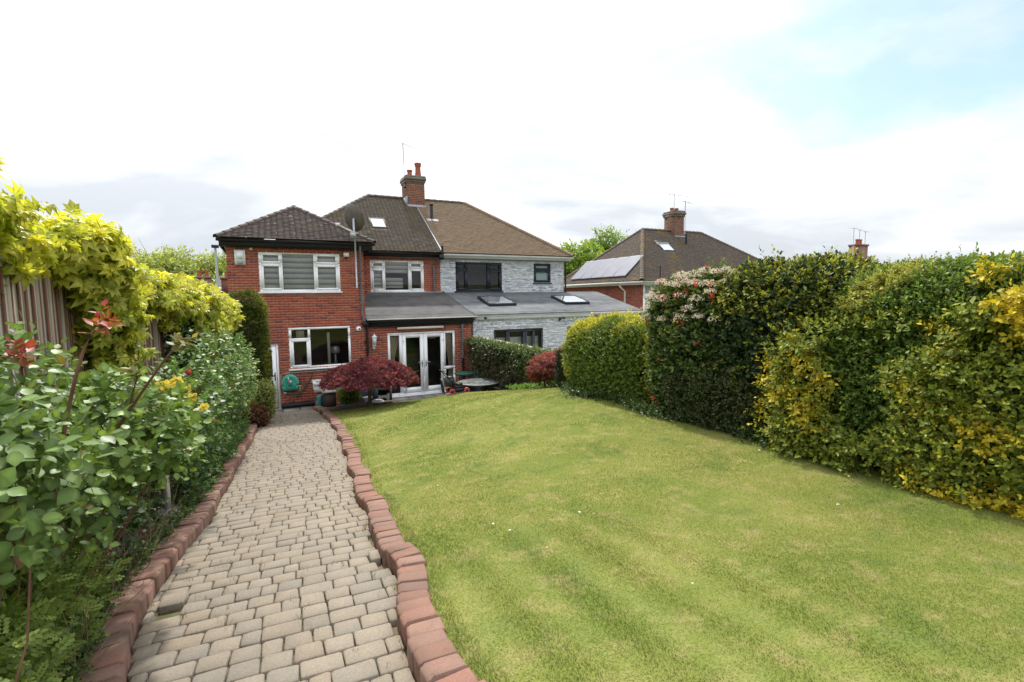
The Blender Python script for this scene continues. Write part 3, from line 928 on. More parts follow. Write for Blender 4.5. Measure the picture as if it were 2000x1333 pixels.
# things on the kitchen window ledge, seen through the glass
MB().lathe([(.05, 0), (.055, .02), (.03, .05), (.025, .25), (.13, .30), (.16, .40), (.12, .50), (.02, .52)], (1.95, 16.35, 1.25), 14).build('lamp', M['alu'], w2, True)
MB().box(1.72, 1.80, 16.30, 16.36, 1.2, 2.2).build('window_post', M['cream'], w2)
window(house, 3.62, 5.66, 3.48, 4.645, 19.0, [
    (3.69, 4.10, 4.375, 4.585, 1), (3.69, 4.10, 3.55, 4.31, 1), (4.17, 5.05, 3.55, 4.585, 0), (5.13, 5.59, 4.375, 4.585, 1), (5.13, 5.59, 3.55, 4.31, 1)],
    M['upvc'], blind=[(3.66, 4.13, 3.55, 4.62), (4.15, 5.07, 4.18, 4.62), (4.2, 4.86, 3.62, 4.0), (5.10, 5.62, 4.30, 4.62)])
# side door: frame, leaf, panes, handle
door = MB().box(-.55, -.50, 16.022, 16.09, .02, 1.93).box(.275, .335, 16.022, 16.09, .02, 1.93).box(-.50, .275, 16.022, 16.09, 1.87, 1.93).build('door_frame', M['upvc'], house)
leaf_ = MB().box(-.49, -.38, 16.016, 16.08, .05, 1.86).box(.155, .265, 16.016, 16.08, .05, 1.86).box(-.38, .155, 16.016, 16.08, 1.75, 1.86).box(-.38, .155, 16.016, 16.08, .86, .96).box(-.38, .155, 16.016, 16.08, .05, .18).build('door', M['upvc'], house)
pane_(-.38, .155, 16.05, .96, 1.75).build('pane', M['glass'], leaf_); pane_(-.38, .155, 16.05, .18, .86).build('pane', M['glass'], leaf_)
MB().box(.195, .225, 16.0, 16.016, .86, 1.10).box(.11, .215, 15.97, 15.99, 1.0, 1.02).box(.20, .215, 15.985, 16.0, 1.0, 1.02).build('handle', M['black'], leaf_)
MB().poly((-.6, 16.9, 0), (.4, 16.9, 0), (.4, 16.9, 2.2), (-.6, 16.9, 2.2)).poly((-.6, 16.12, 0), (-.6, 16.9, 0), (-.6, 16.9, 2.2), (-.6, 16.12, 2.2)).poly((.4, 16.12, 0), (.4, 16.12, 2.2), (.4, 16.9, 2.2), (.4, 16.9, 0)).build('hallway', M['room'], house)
MB().box(-.56, .34, 15.93, 16.02, 0, .018).build('doorstep', M['concrete'], house)
# french doors with side lights
YD = 16.04
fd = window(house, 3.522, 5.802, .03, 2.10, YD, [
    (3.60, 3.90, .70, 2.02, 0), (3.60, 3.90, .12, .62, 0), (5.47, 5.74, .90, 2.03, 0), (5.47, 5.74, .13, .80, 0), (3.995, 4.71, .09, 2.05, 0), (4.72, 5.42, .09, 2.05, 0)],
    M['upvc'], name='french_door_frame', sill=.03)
for (a, c, hs) in ((4.0, 4.706, 1), (4.724, 5.418, -1)):
    lf_ = MB().box(a, a + .115, YD + .008, YD + .07, .10, 2.045).box(c - .115, c, YD + .008, YD + .07, .10, 2.045).box(a + .115, c - .115, YD + .008, YD + .07, 1.925, 2.045).box(a + .115, c - .115, YD + .008, YD + .07, .10, .27)
    d_ = lf_.build('french_door', M['upvc'], house)
    hx = c - .055 if hs > 0 else a + .055
    MB().box(hx - .016, hx + .016, YD - .004, YD + .008, .95, 1.17).box(min(hx, hx - .13 * hs), max(hx, hx - .13 * hs), YD - .045, YD - .025, 1.08, 1.105).box(hx - .012, hx + .012, YD - .03, YD - .004, 1.08, 1.105).build('handle', M['alu'], d_)
    hg = a + .02 if hs > 0 else c - .02
    for z in (.25, 1.08, 1.82):
        MB().box(hg - .05, hg + .05, YD - .006, YD + .008, z - .012, z + .012).tube([(hg, YD - .008, z - .05), (hg, YD - .008, z + .05)], .012, 8).build('hinge', M['upvc'], d_)
def drape(x0, x1, flip):
    mb = MB(); n, k = 26, 12
    V = []
    for j in range(k):
        t = j / (k - 1); z = 2.05 - 1.75 * t
        wdt = (x1 - x0) * (1 - .62 * math.sin(min(1., t * 1.45) * math.pi / 2) + .2 * max(0, t - .7))
        for i in range(n):
            s = i / (n - 1)
            x = x0 + wdt * s if not flip else x1 - wdt * s
            V.append((x, YD + .17 + .022 * math.sin(s * 30 + t * 2), z))
    F = [(j * n + i, j * n + i + 1, (j + 1) * n + i + 1, (j + 1) * n + i) for j in range(k - 1) for i in range(n - 1)]
    return np_mesh('curtain', V, F, M['curtain'], smooth=True)
place('curtain', drape(3.58, 4.0, False), fd); place('curtain', drape(5.36, 5.78, True), fd)
V = [(4.72 + .7 * i / 11, YD + .2, 2.05 - (.10 + .10 * math.sin(math.pi * i / 11)) * j) for j in range(2) for i in range(12)]
place('curtain', np_mesh('curtain', V, [(i, i + 1, 13 + i, 12 + i) for i in range(11)], M['curtain']), fd)

# ---- rear wing roof (hipped)
ze, ya, xa0, xa1 = 4.93, 15.74, -1.06, 3.16
xm = (xa0 + xa1) / 2; za = ze + 1.25; yap = ya + 2.11
E0, E1, AP, BK = (xa0, ya, ze), (xa1, ya, ze), (xm, yap, za), (xm, 22.5, za)
roof_e = MB().poly(E0, E1, AP).poly(E1, (xa1, 22.5, ze), BK, AP).poly((xa0, 22.5, ze), E0, AP, BK).build('wing_roof', M['tile_e'], house)
up = np.array(AP) - np.array(((xa0 + xa1) / 2, ya, ze)); Hs = np.linalg.norm(up); up /= Hs
half = (xa1 - xa0) / 2
tf = tiles(E0, UX, up, xa1 - xa0, Hs, lambda t: half * t / Hs, lambda t: 2 * half - half * t / Hs, .165, .098)
us = np.array([-half, 0, za - ze]); Hr = np.linalg.norm(us); us /= Hr
tr = tiles(E1, UY, us, 6.5, Hr, lambda t: 2.11 * t / Hr, lambda t: 6.5, .165, .098)
tl = tiles((xa0, ya, ze), UY, np.array([half, 0, za - ze]) / Hr, 6.5, Hr, lambda t: 2.11 * t / Hr, lambda t: 6.5, .165, .098)
pieces(roof_e, 'roof_tile', 'roof_tiles', *cat4(tf, tr, tl), M['tile_e'], 300)
cap_tiles(roof_e, 'hip_tile', np.array(E0) + (0, 0, .01), np.array(AP) + (0, 0, .02), M['tile_e'])
cap_tiles(roof_e, 'hip_tile', np.array(E1) + (0, 0, .01), np.array(AP) + (0, 0, .02), M['tile_e'])
cap_tiles(roof_e, 'ridge_tile', np.array(AP) + (0, 0, .02), np.array(BK) + (0, 0, .02), M['tile_e'])
MB().box(xa0 + .06, xa1 - .06, ya + .06, ya + .085, ze - .22, ze - .012).box(xa0 + .06, xa0 + .085, ya + .085, 20, ze - .22, ze - .012).box(xa1 - .085, xa1 - .06, ya + .085, 18.6, ze - .22, ze - .012).build('fascia', M['black'], house)
MB().box(xa0 + .085, xa1 - .085, ya + .085, 16.0, ze - .215, ze - .20).build('soffit', M['black'], house)
gutter(house, xa0, xa1, ya - .0, ze - .04, M['black'])

# ---- main roof, red half
ER, EL = 6.33, .15
zr, yr, zE, yE = 7.70, 22.7, 4.97, 18.70
upm = np.array((0, yr - yE, zr - zE)); Hm = np.linalg.norm(upm); upm /= Hm
RL = 4.33
roof_m = MB().poly((EL, yE, zE), (ER, yE, zE), (ER, yr, zr), (RL, yr, zr)).poly((EL, 26.7, zE), (EL, yE, zE), (RL, yr, zr)).poly((ER, 26.7, zE), (EL, 26.7, zE), (RL, yr, zr), (ER, yr, zr)).build('main_roof', M['tile_m'], house)
tm = tiles((EL, yE, zE), UX, upm, 0, Hm, lambda t: (RL - EL) * t / Hm, lambda t: ER - EL, .165, .10)
ul = np.array((RL - EL, 0, zr - zE)); Hl = np.linalg.norm(ul); ul /= Hl
tl2 = tiles((EL, yE, zE), UY, ul, 0, Hl, lambda t: 4.0 * t / Hl, lambda t: 8.0 - 4.0 * t / Hl, .165, .10)
pieces(roof_m, 'roof_tile', 'roof_tiles', *cat4(tm, tl2), M['tile_m'], 300)
cap_tiles(roof_m, 'hip_tile', (EL, yE, zE + .01), (RL, yr, zr + .02), M['tile_m'])
cap_tiles(roof_m, 'ridge_tile', (RL, yr, zr + .03), (ER, yr, zr + .03), M['tile_m'])
vg = MB(); vg.tube([(ER, yE - .02, zE + .045), (ER, yr - .5, zr + .045 - .34)], .022, 6); vg.build('verge_strip', M['lead'], roof_m)
MB().box(2.86, ER, yE + .05, yE + .075, zE - .20, zE - .015).build('fascia', M['black'], house)
gutter(house, 2.86, ER + .05, yE - .005, zE - .045, M['black'])
MB().box(3.45, ER - .02, 18.775, 19.0, zE - .195, zE - .18).build('soffit', M['whitep'], house)
# roof window
def roof_pt(x, y): return np.array((x, y, zE + (y - yE) * (zr - zE) / (yr - yE)))
nm = np.array((0, -(zr - zE), yr - yE)); nm /= np.linalg.norm(nm)
def roof_window(parent, x0, x1, y0, y1, ptf, nn, up_, fmat, gmat, apron=True, lift=.07, name='roof_window'):
    c = (ptf(x0, y0) + ptf(x1, y1)) / 2
    hw = (x1 - x0) / 2; hh = np.linalg.norm(ptf(x0, y1) - ptf(x0, y0)) / 2
    fr = MB()
    def obox(a0, a1, b0, b1, c0, c1):
        b = len(fr.v)
        for cz in (c0, c1):
            for (aa, bb) in ((a0, b0), (a1, b0), (a1, b1), (a0, b1)):
                fr.v.append(tuple(c + UX * aa + up_ * bb + nn * cz))
        fr.f += [tuple(b + i for i in q) for q in ((3, 2, 1, 0), (4, 5, 6, 7), (0, 1, 5, 4), (1, 2, 6, 5), (2, 3, 7, 6), (3, 0, 4, 7))]
    t = .06
    obox(-hw, hw, -hh, -hh + t, .0, lift); obox(-hw, hw, hh - t, hh, .0, lift); obox(-hw, -hw + t, -hh + t, hh - t, 0, lift); obox(hw - t, hw, -hh + t, hh - t, 0, lift)
    w = fr.build(name, fmat, parent)
    g = MB(); g.poly(*[c + UX * a + up_ * b_ + nn * (lift - .012) for a, b_ in ((-hw + t, -hh + t), (hw - t, -hh + t), (hw - t, hh - t), (-hw + t, hh - t))]); g.build('pane', gmat, w)
    if apron:
        fr = MB(); obox(-hw - .05, hw + .05, -hh - .17, -hh - .004, .012, .028); fr.build('flashing', M['lead'], w)
    return w
rf1 = roof_window(roof_m, 3.97, 4.60, 20.17, 20.88, roof_pt, nm, upm, M['tile_m'], M['sklight'])
# ---- chimney shared by the pair
cx0, cx1, cy0, cy1 = 5.93, 6.72, 22.05, 22.95
ch = MB().box(cx0, cx1, cy0, cy1, 6.9, 8.34).build('chimney', M['mortar'], house)
c1 = bond((cx0, cy0, 7.2), UX, -UY, cx1 - cx0, 1.14, [], r=rw); c2 = bond((cx0, cy1, 7.2), -UY, -UX, cy1 - cy0, 1.14, [], r=rw)
pieces(ch, 'brick', 'bricks', *cat4(c1, c2), M['chim'], 120, std=.1075)
MB().box(cx0 - .04, cx1 + .04, cy0 - .04, cy1 + .04, 8.342, 8.44).box(cx0 - .075, cx1 + .075, cy0 - .075, cy1 + .075, 8.442, 8.55).box(cx0 - .05, cx1 + .05, cy0 - .05, cy1 + .05, 8.552, 8.63).build('chimney_crown', M['chimcap'], ch)
MB().box(cx0 - .012, cx1 + .03, cy0 - .03, cy0 - .008, 7.1, 7.36).box(cx0 - .03, cx0 - .008, cy0 - .03, cy1, 7.2, 7.72).build('flashing', M['lead'], ch)
MB().lathe([(.125, 0), (.12, .06), (.105, .12), (.10, .24), (.125, .25), (.125, .31)], (6.17, 22.45, 8.63), 14).build('chimney_pot', M['terra'], ch, True)
MB().lathe([(.15, 0), (.145, .10), (.125, .2), (.115, .48), (.14, .49), (.14, .56), (.155, .57), (.155, .63), (.12, .65)], (6.54, 22.4, 8.63), 16).build('chimney_pot', M['terra'], ch, True)
MB().lathe([(.10, 0), (.10, .09), (.05, .16)], (6.33, 22.7, 8.63), 10).build('chimney_pot', M['terra'], ch, True)
# ---- lean-to
lz0, lz1, ly0 = 2.56, 3.47, 15.84
roof_l = MB()
roof_l.poly((2.862, ly0, lz0), (6.56, ly0, lz0), (6.44, 19.0, lz1), (2.862, 19.0, lz1)).poly((2.862, ly0, lz0), (2.862, ly0, lz0 - .03), (6.56, ly0, lz0 - .03), (6.56, ly0, lz0)).poly((6.56, ly0, lz0), (6.56, ly0, lz0 - .05), (6.44, 19, lz1 - .05), (6.44, 19, lz1))
roof_l = roof_l.build('lean_to_roof', M['felt'], house)
def lz(y): return lz0 + (lz1 - lz0) * (y - ly0) / (19.0 - ly0)
for k, y in enumerate((16.7, 17.55, 18.4)):   # felt laps
    MB().poly((2.87, y - .45, lz(y - .45) + .006), (6.5, y - .45, lz(y - .45) + .006), (6.47, y + .45, lz(y + .45) + .003), (2.87, y + .45, lz(y + .45) + .003)).poly((2.87, y - .45, lz(y - .45) + .006), (2.87, y - .45, lz(y - .45)), (6.5, y - .45, lz(y - .45)), (6.5, y - .45, lz(y - .45) + .006)).build('felt_strip', M['felt'], roof_l)
MB().box(2.87, 6.58, ly0 - .018, ly0 + .002, lz0 - .012, lz0 + .018).build('drip_trim', M['cream'], roof_l)
vt = MB(); vt.tube([(6.545, ly0, lz0 + .01), (6.435, 19.0, lz1 + .01)], .018, 6); vt.build('verge_strip', M['felt_w'], roof_l)
MB().box(2.862, 6.44, 15.93, 15.96, 2.33, 2.525).box(6.442, 6.47, 15.93, 16.5, 2.36, 2.52).build('fascia', M['black'], house)
gutter(house, 2.862, 6.5, 15.875, 2.50, M['black'], .05)
MB().box(2.862, 6.43, 15.962, 16.04, 2.335, 2.35).build('soffit', M['black'], house)
MB().box(3.44, 6.30, 18.90, 19.0, 3.40, 3.47).build('flashing', M['lead'], roof_l)
# rain pipes
pipe(house, 'downpipe', [(2.73, 15.80, 4.86), (2.73, 15.80, 4.70), (2.74, 15.93, 4.55), (2.74, 15.93, 2.75), (2.80, 15.90, 2.52)], .036, M['pipeg'], (3.9, 3.1))
pipe(house, 'downpipe', [(2.83, 15.95, 2.48), (2.88, 15.95, 2.35), (2.88, 15.95, .02)], .036, M['black'], (1.9, .9))
MB().box(2.74, 2.93, 15.87, 15.985, 2.36, 2.50).build('hopper', M['black'], house)
pipe(house, 'downpipe', [(6.07, 15.98, 2.33), (6.07, 15.98, 1.15)], .04, M['pipeg'], (1.7,))
pipe(house, 'downpipe', [(6.07, 15.98, 1.15), (6.07, 15.98, .02)], .046, M['black'], (.6,))
pipe(house, 'downpipe', [(6.22, 18.72, 4.92), (6.22, 18.74, 4.74), (6.05, 18.93, 4.5), (6.05, 18.93, 3.44)], .042, M['pipeg'], (4.2,))
pipe(house, 'soil_vent_pipe', [(6.33, 18.66, 4.75), (6.33, 18.66, 5.24)], .045, M['black'])
MB().box(6.20, 6.36, 18.60, 18.74, 4.70, 4.88).build('hopper', M['black'], house)
pipe(house, 'supply_pipe', [(.36, 15.97, .70), (.36, 15.97, 1.03), (.42, 15.97, 1.06), (2.2, 15.97, 1.07)], .009, M['zinc'])

# ================================================================== the white stone-clad house
wh = thing('clad_house', 'white stone-clad half of the pair with a tan tiled roof and dark grey window frames', 'house', (9.5, 16.1, 0))
rs = np.random.default_rng(21)
ww = MB().poly((12.10, 19, 0), (12.10, 26.5, 0), (12.10, 26.5, 4.9), (12.10, 19, 4.9)).poly((13.85, 16.1, 0), (13.85, 20, 0), (13.85, 20, 3.4), (13.85, 16.1, 2.6)).poly((12.1, 26.5, 0), (6.33, 26.5, 0), (6.33, 26.5, 4.9), (12.1, 26.5, 4.9)).build('wall', M['slipback'], wh)
HW = [(.64, 2.70, .13, 1.29), (4.23, 5.08, .47, 1.32)]
wall_face('rear_wall', M['slipback'], wh, (6.33, 19.0, 3.36), UX, -UY, 5.77, 1.5, HW)
HE = [(.80, 2.82, .02, 2.06), (3.89, 5.5, .02, 2.06)]
wall_face('rear_wall', M['slipback'], wh, (6.50, 16.1, 0), UX, -UY, 7.35, 2.6, HE)
s1 = bond((6.33, 19.0, 3.36), UX, -UY, 5.77, 1.40, HW, slips=True, r=rs, proud=.006)
s2 = bond((6.50, 16.1, 1.0), UX, -UY, 7.35, 1.46, [(a, b_, c - 1., d - 1.) for a, b_, c, d in HE], slips=True, r=rs, proud=.006)
Cs = cat4(s1, s2)
# treat every slip alike: the nearest 300 become parts
la = np.linalg.norm(np.array(Cs[1]), axis=1)
def pieces_any(parent, name, stuffname, C, A, B, N, mat, limit):
    C, A, B, N = map(np.asarray, (C, A, B, N))
    la = np.linalg.norm(A, axis=1)
    ok = in_frame(C) & (la > .085) & (np.linalg.norm(N, axis=1) > .018) & ((C[:, 1] > 18) | (C[:, 2] > 2.05))
    key = np.where(ok, -la * np.linalg.norm(N, axis=1) / depth_of(C), 9)
    pick = np.argsort(key)[:limit]
    d0, d1, d2 = (float(np.median(np.linalg.norm(q[pick], axis=1))) for q in (A, B, N))
    me = boxes_mesh(name, np.zeros((1, 3)), UX[None] * d0, UY[None] * d1, UZ[None] * d2, mat)
    for i in pick:
        a_, b_, n_ = A[i] / d0, B[i] / d1, N[i] / d2
        place(name, me, parent, Matrix((*[(a_[j], b_[j], n_[j], C[i][j]) for j in range(3)], (0, 0, 0, 1))))
    rest = np.setdiff1d(np.arange(len(C)), pick)
    o = place(stuffname, boxes_mesh(stuffname, C[rest], A[rest], B[rest], N[rest], mat), parent); o['kind'] = 'stuff'
pieces_any(ww, 'stone_slip', 'stone_slips', *Cs, M['slip'], 300)
window(wh, 6.97, 9.03, 3.49, 4.65, 19.0, [
    (7.04, 7.42, 4.37, 4.585, 1), (7.04, 7.42, 3.56, 4.30, 1), (7.50, 8.37, 3.56, 4.585, 0), (8.47, 8.96, 4.37, 4.585, 1), (8.47, 8.96, 3.56, 4.30, 1)], M['anthr'])
window(wh, 10.56, 11.41, 3.83, 4.68, 19.0, [(10.63, 11.34, 4.42, 4.62, 1), (10.63, 11.34, 3.90, 4.33, 1)], M['anthr'], gmat='frost', room=False)
bd = window(wh, 7.30, 9.32, .02, 2.06, 16.1, [(7.37, 7.80, .1, 1.99, 0), (7.88, 8.52, .1, 1.99, 1), (8.60, 8.92, .1, 1.99, 1), (8.98, 9.26, .1, 1.99, 0)], M['anthr'], name='patio_door', sill=0)
MB().box(7.40, 9.24, 16.32, 16.33, .1, 1.75).build('blind', M['blind'], bd)
window(wh, 10.39, 12.0, .02, 2.06, 16.1, [(10.48, 11.15, .1, 1.98, 1), (11.25, 11.92, .1, 1.98, 1)], M['anthr'], name='patio_door', sill=0)
# main roof, tan half
WR = 12.38; RR = 8.81
roof_w = MB().poly((ER, yE, zE), (WR, yE, zE), (RR, yr, zr), (ER, yr, zr)).poly((WR, yE, zE), (WR, 26.7, zE), (RR, yr, zr)).poly((WR, 26.7, zE), (ER, 26.7, zE), (ER, yr, zr), (RR, yr, zr)).build('main_roof', M['tile_w'], wh)
tw_ = tiles((ER, yE, zE), UX, upm, 0, Hm, lambda t: .03, lambda t: (WR - ER) - (WR - RR) * t / Hm, .165, .10)
ur = np.array((RR - WR, 0, zr - zE)); Hr2 = np.linalg.norm(ur); ur /= Hr2
tw2 = tiles((WR, yE, zE), UY, ur, 0, Hr2, lambda t: 4.0 * t / Hr2, lambda t: 8.0 - 4.0 * t / Hr2, .165, .10)
pieces(roof_w, 'roof_tile', 'roof_tiles', *cat4(tw_, tw2), M['tile_w'], 300)
cap_tiles(roof_w, 'hip_tile', (WR, yE, zE + .02), (RR, yr, zr + .02), M['tile_w'], .14, .10, drop=.1)
cap_tiles(roof_w, 'ridge_tile', (cx1, yr, zr + .03), (RR, yr, zr + .03), M['tile_m'])
MB().box(ER + .02, WR - .05, yE + .05, yE + .075, zE - .18, zE - .015).build('fascia', M['whitep'], wh)
gutter(wh, ER + .06, WR + .03, yE - .01, zE - .05, M['whitep'], .062)
MB().box(ER + .02, WR - .05, yE + .076, 19.0, zE - .178, zE - .165).build('soffit', M['whitep'], wh)
pipe(wh, 'downpipe', [(12.16, 18.95, 4.75), (12.16, 18.95, 3.4)], .04, M['black'])
pipe(roof_w, 'flue', [(6.72, 21.12, 6.60), (6.72, 21.12, 7.0), (6.72, 21.12, 7.22)], .062, M['anthr'])
MB().lathe([(.085, 0), (.085, .05), (.07, .09)], (6.72, 21.12, 7.2), 12).build('flue_cowl', M['black'], roof_w)
fl = MB(); c0 = roof_pt(6.72, 21.02)
fl.poly(*[c0 + UX * a + upm * b_ + nm * .035 for a, b_ in ((-.26, -.12), (.26, -.12), (.26, .10), (-.26, .10))]); fl.build('flashing', M['alu'], roof_w)
# extension roof
roof_x = MB().poly((6.57, 15.95, 2.63), (13.98, 15.95, 2.63), (13.85, 19.0, 3.43), (6.46, 19.0, 3.43)).poly((6.57, 15.95, 2.63), (6.57, 15.95, 2.60), (13.98, 15.95, 2.60), (13.98, 15.95, 2.63)).poly((13.98, 15.95, 2.63), (13.98, 15.95, 2.58), (13.85, 19.0, 3.38), (13.85, 19.0, 3.43))
roof_x = roof_x.build('extension_roof', M['felt_w'], wh)
def ex_pt(x, y): return np.array((x, y, 2.63 + .8 * (y - 15.95) / 3.05))
for y in (16.6, 17.55, 18.5):
    a, b_ = ex_pt(0, y - .48)[2], ex_pt(0, y + .48)[2]
    MB().poly((6.56, y - .48, a + .007), (13.94, y - .48, a + .007), (13.88, y + .48, b_ + .003), (6.5, y + .48, b_ + .003)).poly((6.56, y - .48, a + .007), (6.56, y - .48, a), (13.94, y - .48, a), (13.94, y - .48, a + .007)).build('felt_strip', M['felt_w'], roof_x)
nx = np.array((0, -.8, 3.05)); nx /= np.linalg.norm(nx); upx = np.array((0, 3.05, .8)); upx /= np.linalg.norm(upx)
roof_window(roof_x, 7.50, 8.66, 16.95, 18.05, ex_pt, nx, upx, M['anthr'], M['sklight'], apron=False, lift=.10, name='skylight')
roof_window(roof_x, 10.85, 12.05, 16.95, 18.05, ex_pt, nx, upx, M['anthr'], M['sklight'], apron=False, lift=.10, name='skylight')
MB().box(6.505, 13.85, 16.02, 16.06, 2.43, 2.60).build('fascia', M['whitep'], wh)
MB().box(6.505, 13.85, 16.061, 16.1, 2.435, 2.45).build('soffit', M['whitep'], wh)
MB().box(6.57, 13.9, 15.985, 16.018, 2.545, 2.60).build('gutter_board', M['whitep'], wh)
# small fittings on that house
t = thing('security_camera', 'small dark bullet camera pair under the white fascia of the stone-clad extension', 'camera', (10.05, 16.0, 2.38))
MB().box(-.02, .02, -.02, .09, -.03, .03).tube([(0, -.02, 0), (-.12, -.10, -.05)], .035, 8).tube([(.05, -.02, .02), (.15, -.08, .03)], .03, 8).build('camera_body', M['black'], t).matrix_basis = Matrix.Translation((10.05, 16.0, 2.38))
t = thing('dome_camera', 'small dark dome camera at the left end of the white extension fascia', 'camera', (6.95, 16.01, 2.47))
MB().lathe([(.05, 0), (.05, .02), (.04, .05), (.015, .065)], (6.95, 16.018, 2.49), 10, T=np.array([[1, 0, 0], [0, 0, -1], [0, 1, 0]])).build('camera_dome', M['black'], t, True)

# ================================================================== fittings on the red house
t = thing('alarm_box', 'white alarm box high on the left corner of the red brick wing', 'alarm', (-.515, 15.95, 4.4))
MB().box(-.65, -.38, 15.93, 15.992, 4.21, 4.62).build('case', M['whitep'], t)
mb = MB().box(-.60, -.43, 15.905, 15.928, 4.38, 4.58); mb.build('cover', M['upvc'], t)
MB().box(-.58, -.45, 15.912, 15.928, 4.225, 4.30).build('strobe', M['frost'], t)
t = thing('sensor_light', 'tiny round sensor beside the white alarm box under the eaves', 'sensor', (-.23, 15.96, 4.66))
MB().lathe([(.045, 0), (.045, .03), (.03, .05)], (-.23, 15.992, 4.66), 10, T=np.array([[1, 0, 0], [0, 0, -1], [0, 1, 0]])).build('case', M['cream'], t, True)
t = thing('floodlight', 'small grey floodlight with sensor right of the upper bay window under the eaves', 'light', (2.33, 15.95, 4.56))
MB().box(2.26, 2.42, 15.90, 15.985, 4.50, 4.62).build('lamp_body', M['cream'], t); MB().lathe([(.03, 0), (.035, .03), (.02, .06)], (2.33, 15.94, 4.43), 10).build('sensor', M['black'], t)
t = thing('dome_camera', 'round white dome camera with a dark eye right of the lower kitchen window', 'camera', (2.63, 15.96, 2.29))
MB().lathe([(.082, 0), (.082, .02), (.07, .05), (.04, .075), (.01, .085)], (2.63, 15.992, 2.29), 14, T=np.array([[1, 0, 0], [0, 0, -1], [0, 1, 0]])).build('housing', M['upvc'], t, True)
MB().lathe([(.03, 0), (.022, .02)], (2.64, 15.915, 2.285), 10, T=np.array([[1, 0, 0], [0, 0, -1], [0, 1, 0]])).build('lens', M['black'], t, True)
t = thing('awning_cassette', 'long slim white fitting fixed above the french doors', 'fitting', (4.6, 15.98, 2.25))
MB().box(3.86, 5.36, 15.94, 16.03, 2.215, 2.285).build('housing', M['cream'], t); MB().box(3.84, 3.858, 15.935, 16.03, 2.21, 2.29).box(5.362, 5.38, 15.935, 16.03, 2.21, 2.29).build('end_cap', M['whitep'], t)
t = thing('wall_lantern', 'white wall lantern on the brickwork left of the french doors', 'lantern', (3.08, 15.95, 1.9))
MB().lathe([(.005, .22), (.012, .17), (.03, .15), (.085, .10), (.09, .085)], (3.08, 15.88, 1.92), 6).build('cap', M['whitep'], t)
MB().lathe([(.05, -.16), (.075, .08)], (3.08, 15.88, 1.92), 6).build('glass_body', M['lglass'], t)
MB().lathe([(.05, -.18), (.05, -.162)], (3.08, 15.88, 1.92), 6).box(3.04, 3.12, 16.0, 16.034, 1.62, 1.86).tube([(3.08, 16.01, 1.66), (3.08, 15.93, 1.60), (3.08, 15.88, 1.70), (3.08, 15.88, 1.745)], .014, 8).build('bracket', M['whitep'], t)

t = thing('satellite_dish', 'large brown satellite dish seen from behind on a pole at the wing corner', 'satellite dish', (2.55, 15.66, 3.6))
MB().tube([(2.57, 15.66, 3.55), (2.57, 15.66, 5.12)], .026, 8).build('pole', M['zinc'], t)
MB().box(2.44, 2.60, 15.60, 15.70, 5.06, 5.20).tube([(2.55, 15.64, 5.16), (2.54, 15.62, 5.60), (2.62, 15.68, 5.68), (2.72, 15.74, 5.66)], .032, 8).box(2.56, 2.76, 15.68, 15.78, 5.60, 5.72).build('bracket', M['zinc'], t)
MB().tube([(2.50, 15.65, 5.22), (2.10, 15.70, 5.42)], .02, 6).box(2.04, 2.16, 15.66, 15.74, 5.38, 5.47).build('stay_arm', M['cream'], t)
ax = Vector((.80, .55, .28)).normalized()
T = np.array(ax.to_track_quat('Z', 'Y').to_matrix())
prof = [(.46 * math.sin(a), .15 * (1 - math.cos(a)) * 1.0) for a in np.linspace(.02, 1.35, 9)]
s_ = .405 / prof[-1][0]
prof = [(r_ * s_, h) for r_, h in prof]
prof += [(r_ * .985, h + .008) for r_, h in reversed(prof)]
MB().lathe(prof, np.array((2.50, 15.72, 5.63)) , 28, T=T).build('dish', M['dish'], t, True)
MB().box(2.60, 2.63, 15.96, 15.99, 4.02, 4.06).tube([(2.57, 15.66, 4.04), (2.61, 15.98, 4.04)], .012, 6).tube([(2.57, 15.66, 4.85), (2.57, 15.80, 4.85)], .02, 6).build('wall_bracket', M['zinc'], t)

t = thing('tv_aerial', 'thin aerial mast with a short boom on the tall brick chimney of the pair', 'aerial', (5.90, 22.3, 8.2))
MB().tube([(5.90, 22.3, 8.15), (5.86, 22.3, 10.05)], .014, 6).build('mast', M['zinc'], t)
MB().tube([(5.84, 22.3, 10.03), (6.58, 22.3, 9.80)], .009, 5).tube([(5.87, 22.15, 10.02), (5.87, 22.45, 10.02)], .006, 4).build('boom', M['zinc'], t)
MB().box(5.84, 5.95, 22.26, 22.34, 8.12, 8.17).box(5.84, 5.93, 22.26, 22.34, 8.30, 8.35).build('clamp', M['black'], t)

t = thing('hose_reel', 'green plastic hose reel hung on the brick wall beside the white back door', 'hose reel', (.60, 15.9, .6))
Tm = np.array([[1, 0, 0], [0, 0, -1], [0, 1, 0]])
MB().lathe([(.0, 0), (.20, .0), (.225, .015), (.225, .10), (.20, .125), (.15, .13), (.14, .12), (.08, .12), (.0, .12)], (.60, 15.99, .80), 24, T=Tm).build('drum', M['green_pl'], t, True)
MB().box(.385, .815, 15.87, 15.988, .555, .70).box(.375, .44, 15.865, 15.988, .70, .80).box(.76, .825, 15.865, 15.988, .70, .80).build('casing', M['green_pl'], t)
MB().lathe([(.055, 0), (.055, .03), (.02, .04)], (.60, 15.872, .80), 12, T=Tm).box(.53, .57, 15.83, 15.86, .80, .95).build('crank', M['zinc'], t)
MB().lathe([(.06, 0), (.06, .03)], (.46, 15.93, .47), 10).build('foot_roller', M['lead'], t)
t = thing('garden_hose', 'dark green hose sagging along the brick wall right of the reel', 'hose', (1.0, 15.9, .45))
